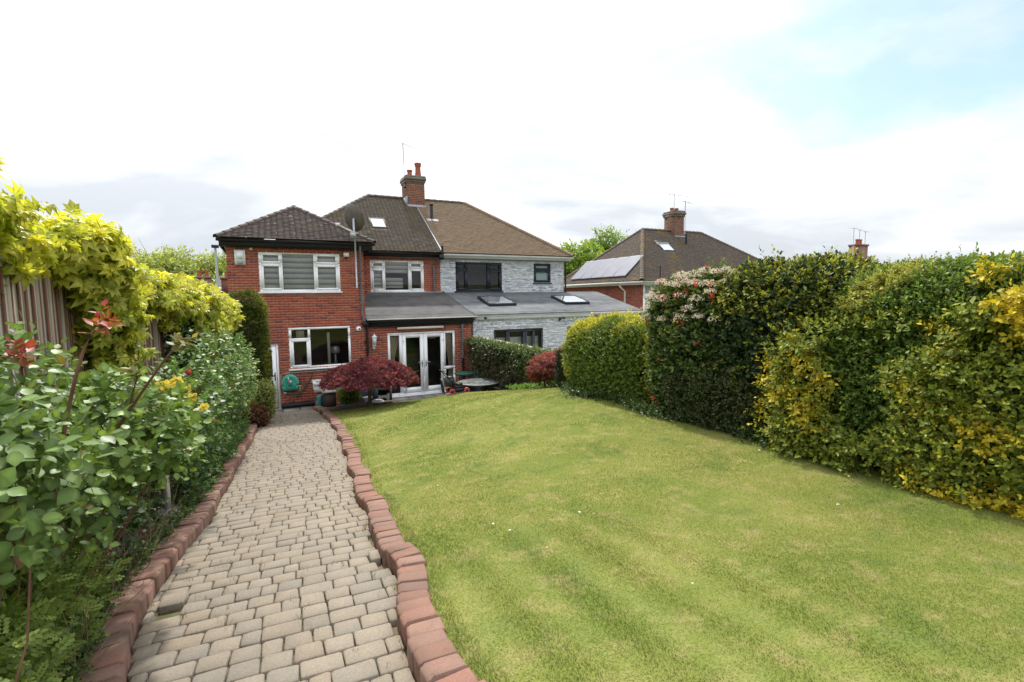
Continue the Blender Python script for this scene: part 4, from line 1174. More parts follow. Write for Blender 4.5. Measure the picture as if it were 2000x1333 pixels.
MB().tube([(.50, 15.93, .52), (.60, 15.9, .45), (.75, 15.88, .43), (.92, 15.9, .52), (1.05, 15.92, .66), (1.18, 15.93, .85), (1.22, 15.95, .98)], .017, 7).tube([(.48, 15.90, .50), (.66, 15.88, .40), (.82, 15.87, .42), (.98, 15.88, .55), (1.10, 15.9, .75)], .017, 7).build('hose', M['hose'], t, True)
MB().tube([(.86, 15.985, .62), (.86, 15.92, .62), (.86, 15.92, .55)], .012, 6).box(.84, .88, 15.91, 15.93, .64, .67).build('tap', M['card'], t)
# ------------------------------------------------------------------ foliage
def _unit(a): return a / (np.linalg.norm(a, axis=-1, keepdims=True) + 1e-9)
def T_oval(w=.30, fold=.07, curl=-.06):
    V = np.array([(0, 0, 0), (0, .5, -fold), (0, 1, curl), (-w, .38, 0), (w, .38, 0), (-w * .72, .72, curl * .4), (w * .72, .72, curl * .4)], float)
    F = np.array([(0, 4, 1), (4, 6, 1), (6, 2, 1), (0, 1, 3), (3, 1, 5), (5, 1, 2)])
    return V, F
def T_diamond(w=.27, fold=.08):
    return np.array([(0, 0, 0), (-w, .45, fold), (w, .45, fold), (0, 1, -.03)], float), np.array([(0, 2, 3), (0, 3, 1)])
def T_palm(n=5, w=.2, spread=75, droop=.25, base=.12):
    V, F = [], []
    for i in range(n):
        a = R(-spread + 2 * spread * i / (n - 1)); l = 1 - .32 * abs(i - (n - 1) / 2) / ((n - 1) / 2)
        c, s = math.cos(a), math.sin(a); b = len(V)
        if w < .1:
            for x, y, z in ((0, base * .2, 0), (-w * l, .52 * l, .05), (w * l, .52 * l, .05), (0, l, -droop * l)):
                V.append((x * c + y * s, -x * s + y * c, z))
            F += [(b, b + 2, b + 3), (b, b + 3, b + 1)]
            continue
        for x, y, z in ((0, base * .2, 0), (-w * l, .52 * l, .05), (w * l, .52 * l, .05), (0, l, -droop * l), (0, .5 * l, -.05)):
            V.append((x * c + y * s, -x * s + y * c, z))
        F += [(b, b + 2, b + 4), (b + 4, b + 2, b + 3), (b, b + 4, b + 1), (b + 4, b + 3, b + 1)]
    return np.array(V, float), np.array(F)
def T_lobed():
    # one blade with five pointed lobes
    pts = [(0, 0), (.30, .02), (.50, .22), (.30, .34), (.46, .66), (.20, .58), (0, 1.0), (-.20, .58), (-.46, .66), (-.30, .34), (-.50, .22), (-.30, .02)]
    V = [(0, .38, -.06)] + [(x, y, .03 if i % 2 == 0 else -.05) for i, (x, y) in enumerate(pts)]
    F = [(0, i, i % 12 + 1) for i in range(1, 13)]
    return np.array(V, float), np.array([f[::-1] for f in F])
def T_pinnate(n=4, w=.11):
    V, F = [], []
    for i in range(n * 2 + 1):
        side = 0 if i == n * 2 else (1 if i % 2 else -1); t = .15 + .75 * (i // 2) / n if side else .82
        l = .34 * (1 - .35 * abs(t - .45)); a = R(62 * side); c, s = math.cos(a), math.sin(a); b = len(V)
        for x, y, z in ((0, 0, 0), (-w, .5 * l, .02), (w, .5 * l, .02), (0, l, -.03)):
            V.append((x * c + y * s, t + (-x * s + y * c), z))
        F += [(b, b + 2, b + 3), (b, b + 3, b + 1)]
    return np.array(V, float), np.array(F)
def T_hedge(w=.30, fold=.07):
    return np.array([(0, 0, 0), (-w, .5, .02), (w, .5, .02), (0, 1, -.06), (0, .48, -fold)], float), np.array([(0, 2, 4), (4, 2, 3), (0, 4, 1), (4, 3, 1)])
def T_rose():
    sides = [(.20, .10), (.37, .34), (.38, .58), (.22, .84)]
    V = [(0, 0, 0), (0, .34, -.05), (0, .68, -.07), (0, 1.02, -.16)] + [(x, y, .015 - .10 * max(0, y - .4)) for x, y in sides] + [(-x, y, .015 - .10 * max(0, y - .4)) for x, y in sides]
    F = [(0, 4, 1), (4, 5, 1), (1, 5, 6), (1, 6, 2), (2, 6, 7), (2, 7, 3)]
    F += [tuple({4: 8, 5: 9, 6: 10, 7: 11}.get(i, i) for i in f)[::-1] for f in F]
    return np.array(V, float), np.array(F)
TP = {'rose': T_rose(), 'hoval': T_hedge(), 'oval': T_oval(), 'round': T_oval(.40, .05, -.10), 'slim': T_oval(.17, .05, -.08), 'diamond': T_diamond(), 'thin': T_diamond(.11, .03), 'ivy': T_diamond(.42, .10), 'palm': T_palm(5, .25, 84, .42), 'lobed': T_lobed(),
      'maple': T_palm(5, .085, 70, .35), 'fern': T_pinnate(), 'trefoil': T_palm(3, .26, 62, .12)}

TPC = {k: np.ones(len(v[0])) for k, v in TP.items()}
TPC['rose'][[1, 2]] = 1.38; TPC['rose'][[4, 5, 6, 7, 8, 9, 10, 11]] = .93
TPC['oval'][1] = 1.25; TPC['palm'][[i for i in range(len(TPC['palm'])) if i % 5 == 4]] = 1.2
class Leaves:
    def __init__(s): s.p, s.y, s.n, s.s, s.c = [], [], [], [], []
    def add(s, p, y, n, sz, c):
        s.p.append(p); s.y.append(y); s.n.append(n); s.s.append(sz); s.c.append(c)
    def cat(s): return [np.concatenate(a) for a in (s.p, s.y, s.n, s.s, s.c)]

def sprigs(L, P, D, k, length, size, old, young, r, spread=55, upbias=.35, jit=.25, ymix=1.0, tipfade=1.6, start=.1):
    """leaves spiralling along short twigs: bases P, directions D; old and young are leaf colours (3,) or per-twig (n,3)."""
    m = len(P); D = _unit(D)
    ref = np.where(np.abs(D[:, 2:3]) < .9, [[0, 0, 1.]], [[1., 0, 0]])
    a = _unit(np.cross(D, ref)); b = np.cross(D, a)
    ph = r.uniform(0, 6.28, m); ln = length * r.uniform(.6, 1.3, m)
    vig = r.uniform(0, 1, m)
    old = np.broadcast_to(old, (m, 3)); young = np.broadcast_to(young, (m, 3))
    for i in range(k):
        t = start + (1 - start) * i / max(1, k - 1)
        an = ph + i * 2.4 + r.normal(0, .3, m)
        rad = a * np.cos(an)[:, None] + b * np.sin(an)[:, None]
        th = R(spread) * (1.15 - .6 * t) + r.normal(0, .2, m)
        y = _unit(D * np.cos(th)[:, None] + rad * np.sin(th)[:, None] + r.normal(0, jit * .5, (m, 3)))
        n = D - (D * y).sum(1, keepdims=True) * y + np.array([0, 0, upbias]) + r.normal(0, jit, (m, 3))
        n = _unit(n - (n * y).sum(1, keepdims=True) * y)
        sz = size * r.uniform(.65, 1.25, m) * (1.0 - .35 * t ** 3)
        f = np.clip(t ** tipfade * ymix * (.35 + .9 * vig), 0, 1)[:, None]
        c = (old * (1 - f) + young * f) * r.uniform(.72, 1.25, m)[:, None]
        old_ = r.random(m) < .018
        c[old_] = np.array((.26, .19, .05)) * r.uniform(.6, 1.2, (int(old_.sum()), 1))
        L.add(P + D * (ln * t)[:, None], y, n, sz, c)

def leaf_arrays(tp, p, y, n, s, c):
    V0, F0 = TP[tp]
    x = np.cross(y, n)
    V = p[:, None] + s[:, None, None] * (V0[None, :, 0:1] * x[:, None] + V0[None, :, 1:2] * y[:, None] + V0[None, :, 2:3] * n[:, None])
    F = (np.arange(len(p))[:, None, None] * len(V0) + F0[None]).reshape(-1, F0.shape[1])
    return V.reshape(-1, 3), F, (c[:, None] * TPC[tp][None, :, None]).reshape(-1, 3)

_unitleaf = {}
def foliage(parent, L, tp, mat, name='foliage', parts=0, leafname='leaf', smooth=True):
    p, y, n, s, c = L.cat()
    pick = np.zeros(len(p), bool)
    if parts:
        d = depth_of(p); vis = in_frame(p, 1.03, .69)
        sc_ = np.where(vis, s / np.maximum(d, .2), 0)
        # prefer leaves on the camera side of the plant
        ctr = p.mean(0); tow = _unit((CAM - ctr)[None])[0]
        sc_ = sc_ * (1 + .9 * np.clip(((p - ctr) @ tow) / (np.abs((p - ctr) @ tow).max() + 1e-6), -1, 1))
        idx = np.argsort(-sc_)[:parts]; idx = idx[sc_[idx] > 0]; pick[idx] = True
        key = (tp, mat.name)
        if key not in _unitleaf:
            V0, F0 = TP[tp]; _unitleaf[key] = np_mesh(leafname, V0, F0, mat, np.ones((len(V0), 3)) * TPC[tp][:, None], smooth)
        x = np.cross(y, n)
        for i in np.where(pick)[0]:
            k = s[i]
            W = Matrix((*[(x[i][j] * k, y[i][j] * k, n[i][j] * k, p[i][j]) for j in range(3)], (0, 0, 0, 1)))
            o = place(leafname, _unitleaf[key], parent, W)
            o.color = (*[float(v) for v in c[i]], 1)
    q = ~pick
    if q.any():
        V, F, C = leaf_arrays(tp, p[q], y[q], n[q], s[q], c[q])
        o = place(name, np_mesh(name, V, F, mat, C, smooth), parent); o['kind'] = 'stuff'
        return o

def lumps(p, amp, f=2.3, seed=0):
    r = np.random.default_rng(seed); o = np.zeros(len(p))
    for i in range(5):
        k = r.normal(0, f * (1 + .6 * i), 3); o += np.sin(p @ k + r.uniform(0, 6.28)) / (1 + .6 * i)
    return amp * o / 2.2
def superell(c, h, N, r, e=4.5, amp=.05, seed=0, cull=None):
    """points and outward normals on a rounded box (clipped-hedge shape)."""
    c, h = np.asarray(c, float), np.asarray(h, float)
    ar = np.array([h[1] * h[2], h[1] * h[2], h[0] * h[2], h[0] * h[2], h[0] * h[1], h[0] * h[1]]); ar /= ar.sum()
    f = r.choice(6, N, p=ar); q = r.uniform(-1, 1, (N, 3)); ax = f // 2
    q[np.arange(N), ax] = np.where(f % 2, 1, -1)
    k = (np.abs(q) ** e).sum(1) ** (-1 / e); q *= k[:, None]
    n = _unit(np.sign(q) * np.abs(q) ** (e - 1) / h)
    p = c + q * h
    p = p + n * lumps(p, amp, 2.0, seed)[:, None]
    if cull is not None:
        ok = cull(p, n); p, n = p[ok], n[ok]
    return p, n
def core(parent, c, h, shrink, amp, seed, e=4.5, name='branches', n=20, mat='twig'):
    """the twiggy inside of a bush."""
    u = np.linspace(0, 2 * np.pi, n + 1)[:-1]; v = np.linspace(-np.pi / 2, np.pi / 2, n // 2 + 1)
    U_, V_ = np.meshgrid(u, v); d = np.stack([np.cos(V_) * np.cos(U_), np.cos(V_) * np.sin(U_), np.sin(V_)], -1)
    k = (np.abs(d) ** e).sum(-1, keepdims=True) ** (-1 / e)
    q = d * k
    P = np.asarray(c) + q * np.asarray(h) * shrink
    P = P + _unit(q) * lumps(P.reshape(-1, 3), amp, 2.0, seed).reshape(P.shape[:2] + (1,))
    m_, k_ = P.shape[:2]; i = np.arange(m_ * k_).reshape(m_, k_)
    F = np.stack([i[:-1], np.roll(i[:-1], -1, 1), np.roll(i[1:], -1, 1), i[1:]], -1).reshape(-1, 4)
    return place(name, np_mesh(name, P.reshape(-1, 3), F, M[mat], smooth=True), parent)
def twigs(parent, P, D, r, length=.3, rad=.004, mat='twig', name='twigs'):
    mb = MB()
    for p, d in zip(P, _unit(D)):
        q = p + d * length * r.uniform(.6, 1.2); mid = (p + q) / 2 + r.normal(0, .03, 3)
        mb.tube([p, mid, q], [rad * 1.5, rad, rad * .5], 4, False)
    o = mb.build(name, M[mat], parent); o['kind'] = 'stuff'; return o

def hedge(name, label, cat, c, h, nsp, tp, size, old, young, mat='leafh', k=6, length=.10, e=3.6, amp=.06, seed=1, parts=0, colf=None, ymix=1.0, coresh=.68, spread=55, upn=.35, group=None, leafname='leaf', out=.02, cull=True, twg=0, base=None, drop=None, tipfade=1.6):
    r = np.random.default_rng(seed)
    t = thing(name, label, cat, (c[0], c[1], (c[2] - h[2]) if base is None else base), group)
    ctr = np.asarray(c)
    tow = CAM - ctr
    cf = (lambda p, n: ((CAM - p) * n).sum(1) > -.9 * np.linalg.norm(CAM - p, axis=1) * .35) if cull else None
    p, n = superell(c, h, nsp * 5, r, e, amp, seed, cf)
    if drop is not None:
        ok = lumps(p, 1., 3.6, seed + 9) > drop
        p, n = p[ok], n[ok]; p = p + n * np.abs(r.normal(0, .07, len(p)))[:, None]
    p, n = p[:nsp], n[:nsp]
    p = p - n * r.uniform(0, .11, len(p))[:, None]
    D = n + np.array([0, 0, upn]) + r.normal(0, .45, p.shape)
    o_, y_ = (old, young) if colf is None else colf(p, n, r)
    L = Leaves(); sprigs(L, p, D, k, length, size, o_, y_, r, spread, ymix=ymix, tipfade=tipfade)
    if coresh: core(t, c, h, coresh, amp, seed, e)
    # odd long shoots that the shears have missed
    ns = max(4, len(p) // 45); q = r.choice(len(p), ns)
    Ls = Leaves(); sprigs(Ls, p[q], D[q] * .6 + np.array([0, 0, .5]), k + 3, length * 2.2, size * .9, o_ if np.ndim(o_) == 1 else o_[q], y_ if np.ndim(y_) == 1 else y_[q], r, spread, ymix=1.2, tipfade=1.0)
    for a in ('p', 'y', 'n', 's', 'c'): getattr(L, a).extend(getattr(Ls, a))
    # leaves deeper inside
    qi = r.choice(len(p), len(p) // 4)
    Li = Leaves(); sprigs(Li, p[qi] - n[qi] * r.uniform(.10, .26, (len(qi), 1)), D[qi], max(3, k - 2), length, size, o_ if np.ndim(o_) == 1 else o_[qi], o_ if np.ndim(o_) == 1 else o_[qi], r, spread)
    for a in ('p', 'y', 'n', 's', 'c'): getattr(L, a).extend(getattr(Li, a))
    if twg: twigs(t, p[:twg] - n[:twg] * .15, D[:twg], r)
    foliage(t, L, tp, M[mat], parts=parts, leafname=leafname)
    return t

# ================================================================== right-hand boundary hedges
def yellow_patches(old, young, gold, thr, f=2.2, seed=3, topb=0.):
    def fn(p, n, r):
        w = lumps(p, 1., f, seed) + topb * n[:, 2] + r.normal(0, .12, len(p))
        k = np.clip((w - thr) / .25, 0, 1)[:, None]
        o = np.array(old) * (1 - k * .75) + np.array(gold) * .75 * k
        y = np.array(young) * (1 - k) + np.array(gold) * k
        return o, y
    return fn
GOLD = (.50, .40, .03); LIME = (.23, .30, .04); DK = (.028, .055, .014); MID = (.055, .105, .022)
hedge('privet_hedge', 'rounded clipped hedge with green sides and a lime yellow top, beside the small red maple', 'hedge', (6.02, 7.25, 1.98), (.86, 1.42, .84), 9500, 'diamond', .052, MID, LIME, k=6, length=.085, amp=.05, seed=31, parts=60, colf=yellow_patches((.09, .15, .026), (.22, .29, .04), (.56, .52, .06), .35, 2.0, 5, .9), coresh=.7, e=2.7)
# photinia in flower
pc, ph_ = (6.05, 5.12, 2.36), (.86, .80, 1.06)
phot = hedge('photinia_bush', 'tall photinia with cream flower heads and scattered red young leaves', 'bush', pc, ph_, 4200, 'hoval', .080, (.045, .08, .022), (.14, .20, .04), k=6, length=.13, amp=.08, seed=32, parts=200, ymix=.8)
r = np.random.default_rng(77)
p, n = superell(pc, ph_, 900, r, 4.5, .08, 32, lambda p, n: (n[:, 0] < .4))
sel = (r.random(len(p)) < .10 + .30 * (p[:, 2] > 3.0)) 
L = Leaves(); sprigs(L, p[sel], n[sel] + np.array([0, 0, .8]), 5, .09, .11, (.40, .11, .04), (.62, .07, .06), r, 40)
foliage(phot, L, 'slim', M['leaf'], 'red_shoots', parts=60, leafname='red_leaf')
fh = []
cand = p[(p[:, 2] > 2.75) & (p[:, 1] > 4.55)]
r.shuffle(cand)
corner = np.array((5.35, 5.75, 3.2))
cand = sorted(cand, key=lambda q: np.linalg.norm((q - corner) * np.array((1, .8, 1.2))) + r.uniform(0, .45))
heads = []
for q in cand:
    if all(np.linalg.norm(q - h_) > .12 for h_ in heads): heads.append(q)
    if len(heads) >= 64: break
bl_v = []
for hq in heads[:64]:
    m_ = 170; d = _unit(r.normal(0, 1, (m_, 3))); d[:, 2] = np.abs(d[:, 2]) * .8
    R_ = r.uniform(.075, .135)
    pp = hq + np.array([-.03, 0, .05]) + d * R_ * np.array([1.1, 1.1, .95]) * r.uniform(.7, 1.05, m_)[:, None]
    nn_ = _unit(d + r.normal(0, .3, d.shape)); yy_ = _unit(np.cross(nn_, r.normal(0, 1, d.shape)))
    cc = np.array((.80, .71, .57)) * r.uniform(.7, 1.15, m_)[:, None]; pk = r.random(m_) < .15; cc[pk] *= (1.0, .75, .7)
    L = Leaves(); L.add(pp, yy_, nn_, np.full(m_, .022) * r.uniform(.7, 1.3, m_), cc)
    V, F, C = leaf_arrays('diamond', *L.cat())
    place('flower_head', np_mesh('flower_head', V, F, M['petal'], C), phot)
# dark laurel-leaved hedge with yellow-green shoots
hedge('laurel_hedge', 'dark glossy evergreen hedge with small yellow-green shoots along its top', 'hedge', (6.02, 3.95, 2.50), (.84, .92, 1.07), 6000, 'hoval', .068, (.016, .034, .014), (.035, .065, .02), k=6, length=.10, amp=.06, seed=33, parts=240, cull=True,
      colf=lambda p, n, r: (np.tile(np.array((.032, .058, .022)), (len(p), 1)), np.where(((p[:, 2] > 2.9) & (r.random(len(p)) < .60) | (r.random(len(p)) < .13))[:, None], np.array([[.42, .43, .045]]), np.array([[.045, .08, .025]]))))
# green privet with long flat top
hedge('box_hedge', 'fine-leaved mid green hedge with a sloping clipped top, right of the dark evergreen', 'hedge', (6.10, 1.9, 2.47), (.94, 1.55, 1.0), 17000, 'diamond', .048, (.055, .11, .020), (.15, .25, .04), k=7, length=.085, amp=.06, seed=34, parts=240, colf=yellow_patches((.075, .14, .026), (.23, .32, .06), (.44, .43, .10), .7, 2.0, 8, .35))
hedge('lower_evergreen', 'low dull green small-leaved shrub at the foot of the dark evergreen hedge', 'shrub', (5.36, 4.5, 1.78), (.26, .95, .42), 4200, 'diamond', .044, (.03, .055, .018), (.15, .15, .06), k=6, length=.08, amp=.06, seed=35, parts=40, ymix=.7)
# golden euonymus growing through it
def gold_bush(label, c, h, n, seed, gold=.35, parts=250, size=.052):
    old, yng = (.095, .15, .025), (.30, .32, .035)
    return hedge('golden_euonymus', label, 'bush', c, h, n, 'hoval', size, old, yng, k=7, length=.12, e=3.2, amp=.12, seed=seed, parts=parts, spread=62, coresh=0, drop=-.55, group=None, tipfade=1.1,
                 colf=yellow_patches(old, yng, (.66, .52, .04), 1.0 - gold * 1.7, 2.6, seed, .2))
gold_bush('yellow-green euonymus sprawling down the hedge face below the dark evergreen shoots', (5.22, 2.75, 2.12), (.17, .98, .74), 2300, 36, .42)
gold_bush('large yellow-leaved euonymus at the near end of the hedge, reaching the lawn', (5.20, 1.30, 2.05), (.18, 1.10, .70), 3600, 37, .42)
gold_bush('bright golden clump of euonymus on the hedge top at the near end', (5.24, 1.70, 3.10), (.20, .26, .22), 420, 38, .75, 120, .062)
# leafy growth along the foot of the hedges
r = np.random.default_rng(40)
n_ = 2400; y = r.uniform(.8, 8.6, n_); x = 5.30 + .10 * np.sin(y * 3.1) - np.abs(r.normal(0, .12, n_)) + .25 * np.clip((y - 7.5), 0, 1)
P_ = np.stack([x, y, lawn_z(x, y) + r.uniform(0, .12, n_)], -1)
L = Leaves(); sprigs(L, P_, np.stack([-r.uniform(.1, .9, n_), r.normal(0, .5, n_), r.uniform(.2, .8, n_)], -1), 5, .08, .042, (.03, .060, .014), (.075, .13, .025), r)
o = foliage(None, L, 'oval', M['leaf'], 'foot_groundcover'); tag(o, 'dark leafy groundcover creeping out from the foot of the hedges along the lawn edge', 'groundcover')
# far corner: groundcover under the small maple
n_ = 900; y = r.uniform(8.4, 11.3, n_); x = r.uniform(5.25, 6.35, n_); ok = x > 5.62 - .10 * (y - 9) ; x, y = x[ok], y[ok]; n_ = len(x)
P_ = np.stack([x, y, lawn_z(x, y) + r.uniform(0, .07, n_)], -1)
L = Leaves(); sprigs(L, P_, np.stack([r.normal(0, .5, n_), r.normal(0, .5, n_), r.uniform(.4, 1, n_)], -1), 6, .08, .06, (.12, .22, .035), (.20, .32, .06), r)
o = foliage(None, L, 'oval', M['leafm'], 'bright_groundcover'); tag(o, 'bright green leafy groundcover around the small red maple in the far corner', 'groundcover')
hedge('clipped_conifer', 'small dark clipped conifer with a bronzed top between the red maple and the hedge', 'conifer', (5.74, 8.75, 1.72), (.26, .24, .43), 2600, 'thin', .055, (.020, .030, .012), (.05, .06, .015), k=6, length=.06, amp=.02, seed=41, mat='leafm', coresh=.92,
      colf=lambda p, n, r: (np.tile(np.array((.020, .032, .012)), (len(p), 1)), np.where((n[:, 2] > .45)[:, None], np.array([[.24, .13, .02]]), np.array([[.045, .055, .014]]))))

# ---- boundary wall with ivy
bw = thing('boundary_wall', 'grey rendered boundary wall running from the house between the two patios', 'wall', (6.55, 13, 0))
MB().box(6.45, 6.62, 8.9, 16.02, -.2, 1.78).build('wall', M['render'], bw)
MB().poly((6.40, 8.9, 1.80), (6.67, 8.9, 1.80), (6.67, 16.0, 1.87), (6.40, 16.0, 1.87)).box(6.40, 6.67, 8.9, 16.0, 1.782, 1.80).build('coping', M['concrete'], bw)
r = np.random.default_rng(43)
iv = thing('ivy_screen', 'dense dark ivy covering the grey boundary wall behind the patio table', 'ivy', (6.3, 12.4, .3))
n_ = 5200; y = r.uniform(9.0, 15.95, n_); z = r.uniform(.15, 1.80, n_)
edge_ = 15.0 - .0 * z + .95 * np.clip((z - .75) / .8, -.9, 1)
ok = y < edge_ + r.normal(0, .08, n_); y, z = y[ok], z[ok]; n_ = len(y)
x = 6.42 - np.abs(r.normal(0, .10, n_)) - .12 - .10 * np.sin(y * 2.1) * np.sin(z * 3)
P_ = np.stack([x, y, z], -1)
w = lumps(P_, 1., 2., 9)[:, None]
yo = np.clip(.5 + w, 0, 1)
L = Leaves(); sprigs(L, P_, np.stack([-np.ones(n_), r.normal(0, .5, n_), r.normal(-.1, .5, n_)], -1), 5, .10, .062, (.035, .06, .02), np.array((.10, .15, .04)) * yo + np.array((.13, .075, .04)) * (1 - yo), r, 60)
foliage(iv, L, 'ivy', M['leaf'])
MB().poly((6.40, 9, .1), (6.40, 15.2, .1), (6.40, 15.8, 1.7), (6.40, 9, 1.75)).build('stems', M['twig'], iv)
nt_ = 1500; y = r.uniform(9., 15.6, nt_); P_ = np.stack([6.42 + r.normal(-.1, .12, nt_), y, 1.74 + r.uniform(-.1, .10, nt_)], -1)
L = Leaves(); sprigs(L, P_, np.stack([r.normal(-.3, .5, nt_), r.normal(0, .5, nt_), np.ones(nt_)], -1), 5, .09, .055, (.07, .11, .03), (.18, .24, .05), r)
foliage(iv, L, 'ivy', M['leaf'], 'top_growth')

# ---- fence seen over the privet
fr_ = thing('timber_fence', 'top of a grey timber fence showing above the clipped hedge by the white extension', 'fence', (7.8, 9.6, .6))
for k in range(14):
    MB().box(6.97 + .125 * k, 7.085 + .125 * k, 9.59, 9.61, .6, 2.76).build('fence_board', M['timber'], fr_)
MB().box(6.9, 8.75, 9.55, 9.66, 2.763, 2.83).build('rail', M['timber'], fr_)
MB().box(6.80, 6.898, 9.54, 9.64, .6, 2.66).build('post', M['post'], fr_)

# ================================================================== maples
def limb(mb, p, q, r0, r1, r, bend=.12, n=5):
    p, q = np.array(p, float), np.array(q, float); L_ = np.linalg.norm(q - p)
    off = r.normal(0, bend * L_, 3)
    pts = [p + (q - p) * t + off * math.sin(t * math.pi) for t in np.linspace(0, 1, n)]
    mb.tube(pts, [r0 + (r1 - r0) * t for t in np.linspace(0, 1, n)], 6)
    return pts
r = np.random.default_rng(51)
am = thing('weeping_maple', 'low domed maple with feathery dark red leaves in front of the french doors', 'tree', (2.38, 13.15, .45))
mb = MB(); base = (2.38, 13.15, .38); fork = (2.40, 13.15, .98)
limb(mb, base, fork, .062, .05, r, .05)
for k in range(9):
    a = k * .7 + r.uniform(-.2, .2)
    q = (2.36 + 1.0 * math.cos(a), 13.15 + .85 * math.sin(a), 1.30 + r.uniform(-.12, .1))
    pts = limb(mb, fork, q, .03, .010, r, .10)
    for j in range(3):
        limb(mb, pts[2 + j % 3], np.array(q) + r.normal(0, .25, 3) * (1, 1, .4), .010, .004, r, .1, 4)
mb.build('trunk', M['bark'], am, True)
n_ = 3000
a = r.uniform(0, 6.28, n_); rr = np.sqrt(r.uniform(0, 1, n_))
X = 2.40 + 1.15 * rr * np.cos(a); Y = 13.12 + 1.02 * rr * np.sin(a)
top = 1.58 - .42 * rr ** 2.6 + .05 * np.sin(X * 7) * np.sin(Y * 6)
low = np.maximum(1.17 - .10 * rr, 1.0)
Z = np.where(r.random(n_) < .62, top - r.uniform(0, .12, n_), low + (top - low) * r.random(n_) ** .8)
P_ = np.stack([X, Y, Z], -1)
D = np.stack([np.cos(a) * (.5 + rr), np.sin(a) * (.5 + rr), .35 - .85 * rr ** 2], -1) + r.normal(0, .35, (n_, 3))
f = np.clip((P_[:, 2] - top + .25) / .25, 0, 1)[:, None]
f2 = r.random((n_, 1))
old = np.array((.15, .075, .062)) * (.7 + .6 * f2); yng = np.array((.40, .10, .145)) * (.6 + .6 * f2)
rust = (X > 3.2)[:, None] & (f2 > .35); yng = np.where(rust, np.array((.24, .06, .03)), yng); old = np.where((Z < 1.2)[:, None] & (f2 > .5), np.array((.10, .055, .025)), old)
L = Leaves(); sprigs(L, P_, D, 6, .105, .08, old, yng, r, 50, ymix=1.3, tipfade=.8)
foliage(am, L, 'maple', M['leafm'], 'crown', parts=0)

sm = thing('small_maple', 'small upright maple with bright pinkish red leaves in the far corner of the lawn', 'tree', (5.63, 9.6, 1.17))
mb = MB(); limb(mb, (5.63, 9.6, 1.12), (5.61, 9.6, 1.42), .022, .016, r, .05)
for k in range(6):
    limb(mb, (5.61, 9.6, 1.42), np.array((5.60, 9.6, 1.72)) + r.normal(0, .16, 3), .012, .004, r, .1)
mb.build('trunk', M['bark'], sm, True)
n_ = 520
q = _unit(r.normal(0, 1, (n_, 3))) * r.uniform(.35, 1.0, (n_, 1))
P_ = np.array((5.60, 9.6, 1.63)) + q * np.array((.36, .34, .25)); P_[:, 2] += .45 * (P_[:, 0] - 5.6)
fz = np.clip((P_[:, 2] - 1.42) / .3, 0, 1)[:, None]
L = Leaves(); sprigs(L, P_, q + np.array((0, 0, .1)) + r.normal(0, .3, (n_, 3)), 6, .10, .075, np.array((.20, .055, .025)) * (1 - fz) + np.array((.40, .12, .13)) * fz, np.array((.26, .10, .03)) * (1 - fz) + np.array((.48, .18, .20)) * fz, r, 55, tipfade=.8)
foliage(sm, L, 'maple', M['leafm'], 'crown')
# ================================================================== left-hand boundary
r = np.random.default_rng(61)
def fence_panel(name, label, y0, y1, x0, x1, top, bot, seed, boards=True, posttop=.0):
    t = thing(name, label, 'fence', ((x0 + x1) / 2, (y0 + y1) / 2, bot))
    L_ = y1 - y0; n = int(L_ / .098)
    bm_ = MB().box(-.012, .010, -.056, .056, 0, 1).mesh('fence_board', M['timber'])
    for k in range(n):
        y = y0 + .05 + .098 * k; x = x0 + (x1 - x0) * (k + .5) / n
        W = Matrix.Translation((x + .004 * (k % 2), y, bot)) @ Matrix.Rotation(.10 + r.normal(0, .02), 4, 'Z') @ Matrix.Rotation(r.normal(0, .004), 4, 'X') @ Matrix.Diagonal((1, 1, top - bot - .03, 1))
        place('fence_board', bm_, t, W)
    # stained edges show as thin dark red uprights between boards
    for k in range(n):
        y = y0 + .10 + .098 * k; x = x0 + (x1 - x0) * (k + .5) / n + .013
        MB().box(x, x + .012, y - .008, y + .008, bot, top - .05).build('board_edge', M['timber_edge'], t)
    MB().box(x0 - .02, x0 + .035, y0, y1, top - .028, top + .03).build('rail', M['timber'], t)
    MB().box(x0 - .018, x0 + .03, y0, y1, top + .10, top + .16).build('trellis_rail', M['timber'], t)
    MB().box(x1 - .05, x1 + .05, y1 - .02, y1 + .08, bot - .2, top + .12 + posttop).build('post', M['post'], t)
    return t
fence_panel('fence_panel', 'nearest weathered fence panel of upright boards, under the first mass of creeper', 2.2, 5.15, -1.34, -1.30, 3.46, 1.2, 1)
fence_panel('fence_panel', 'second fence panel, half hidden by creeper, ending at the leaning timber post', 5.25, 7.65, -1.31, -1.28, 3.12, .9, 2, posttop=.14)
fence_panel('fence_panel', 'farther fence panel overgrown with dark ivy beyond the timber post', 7.75, 11.6, -1.27, -1.15, 2.95, .6, 3)

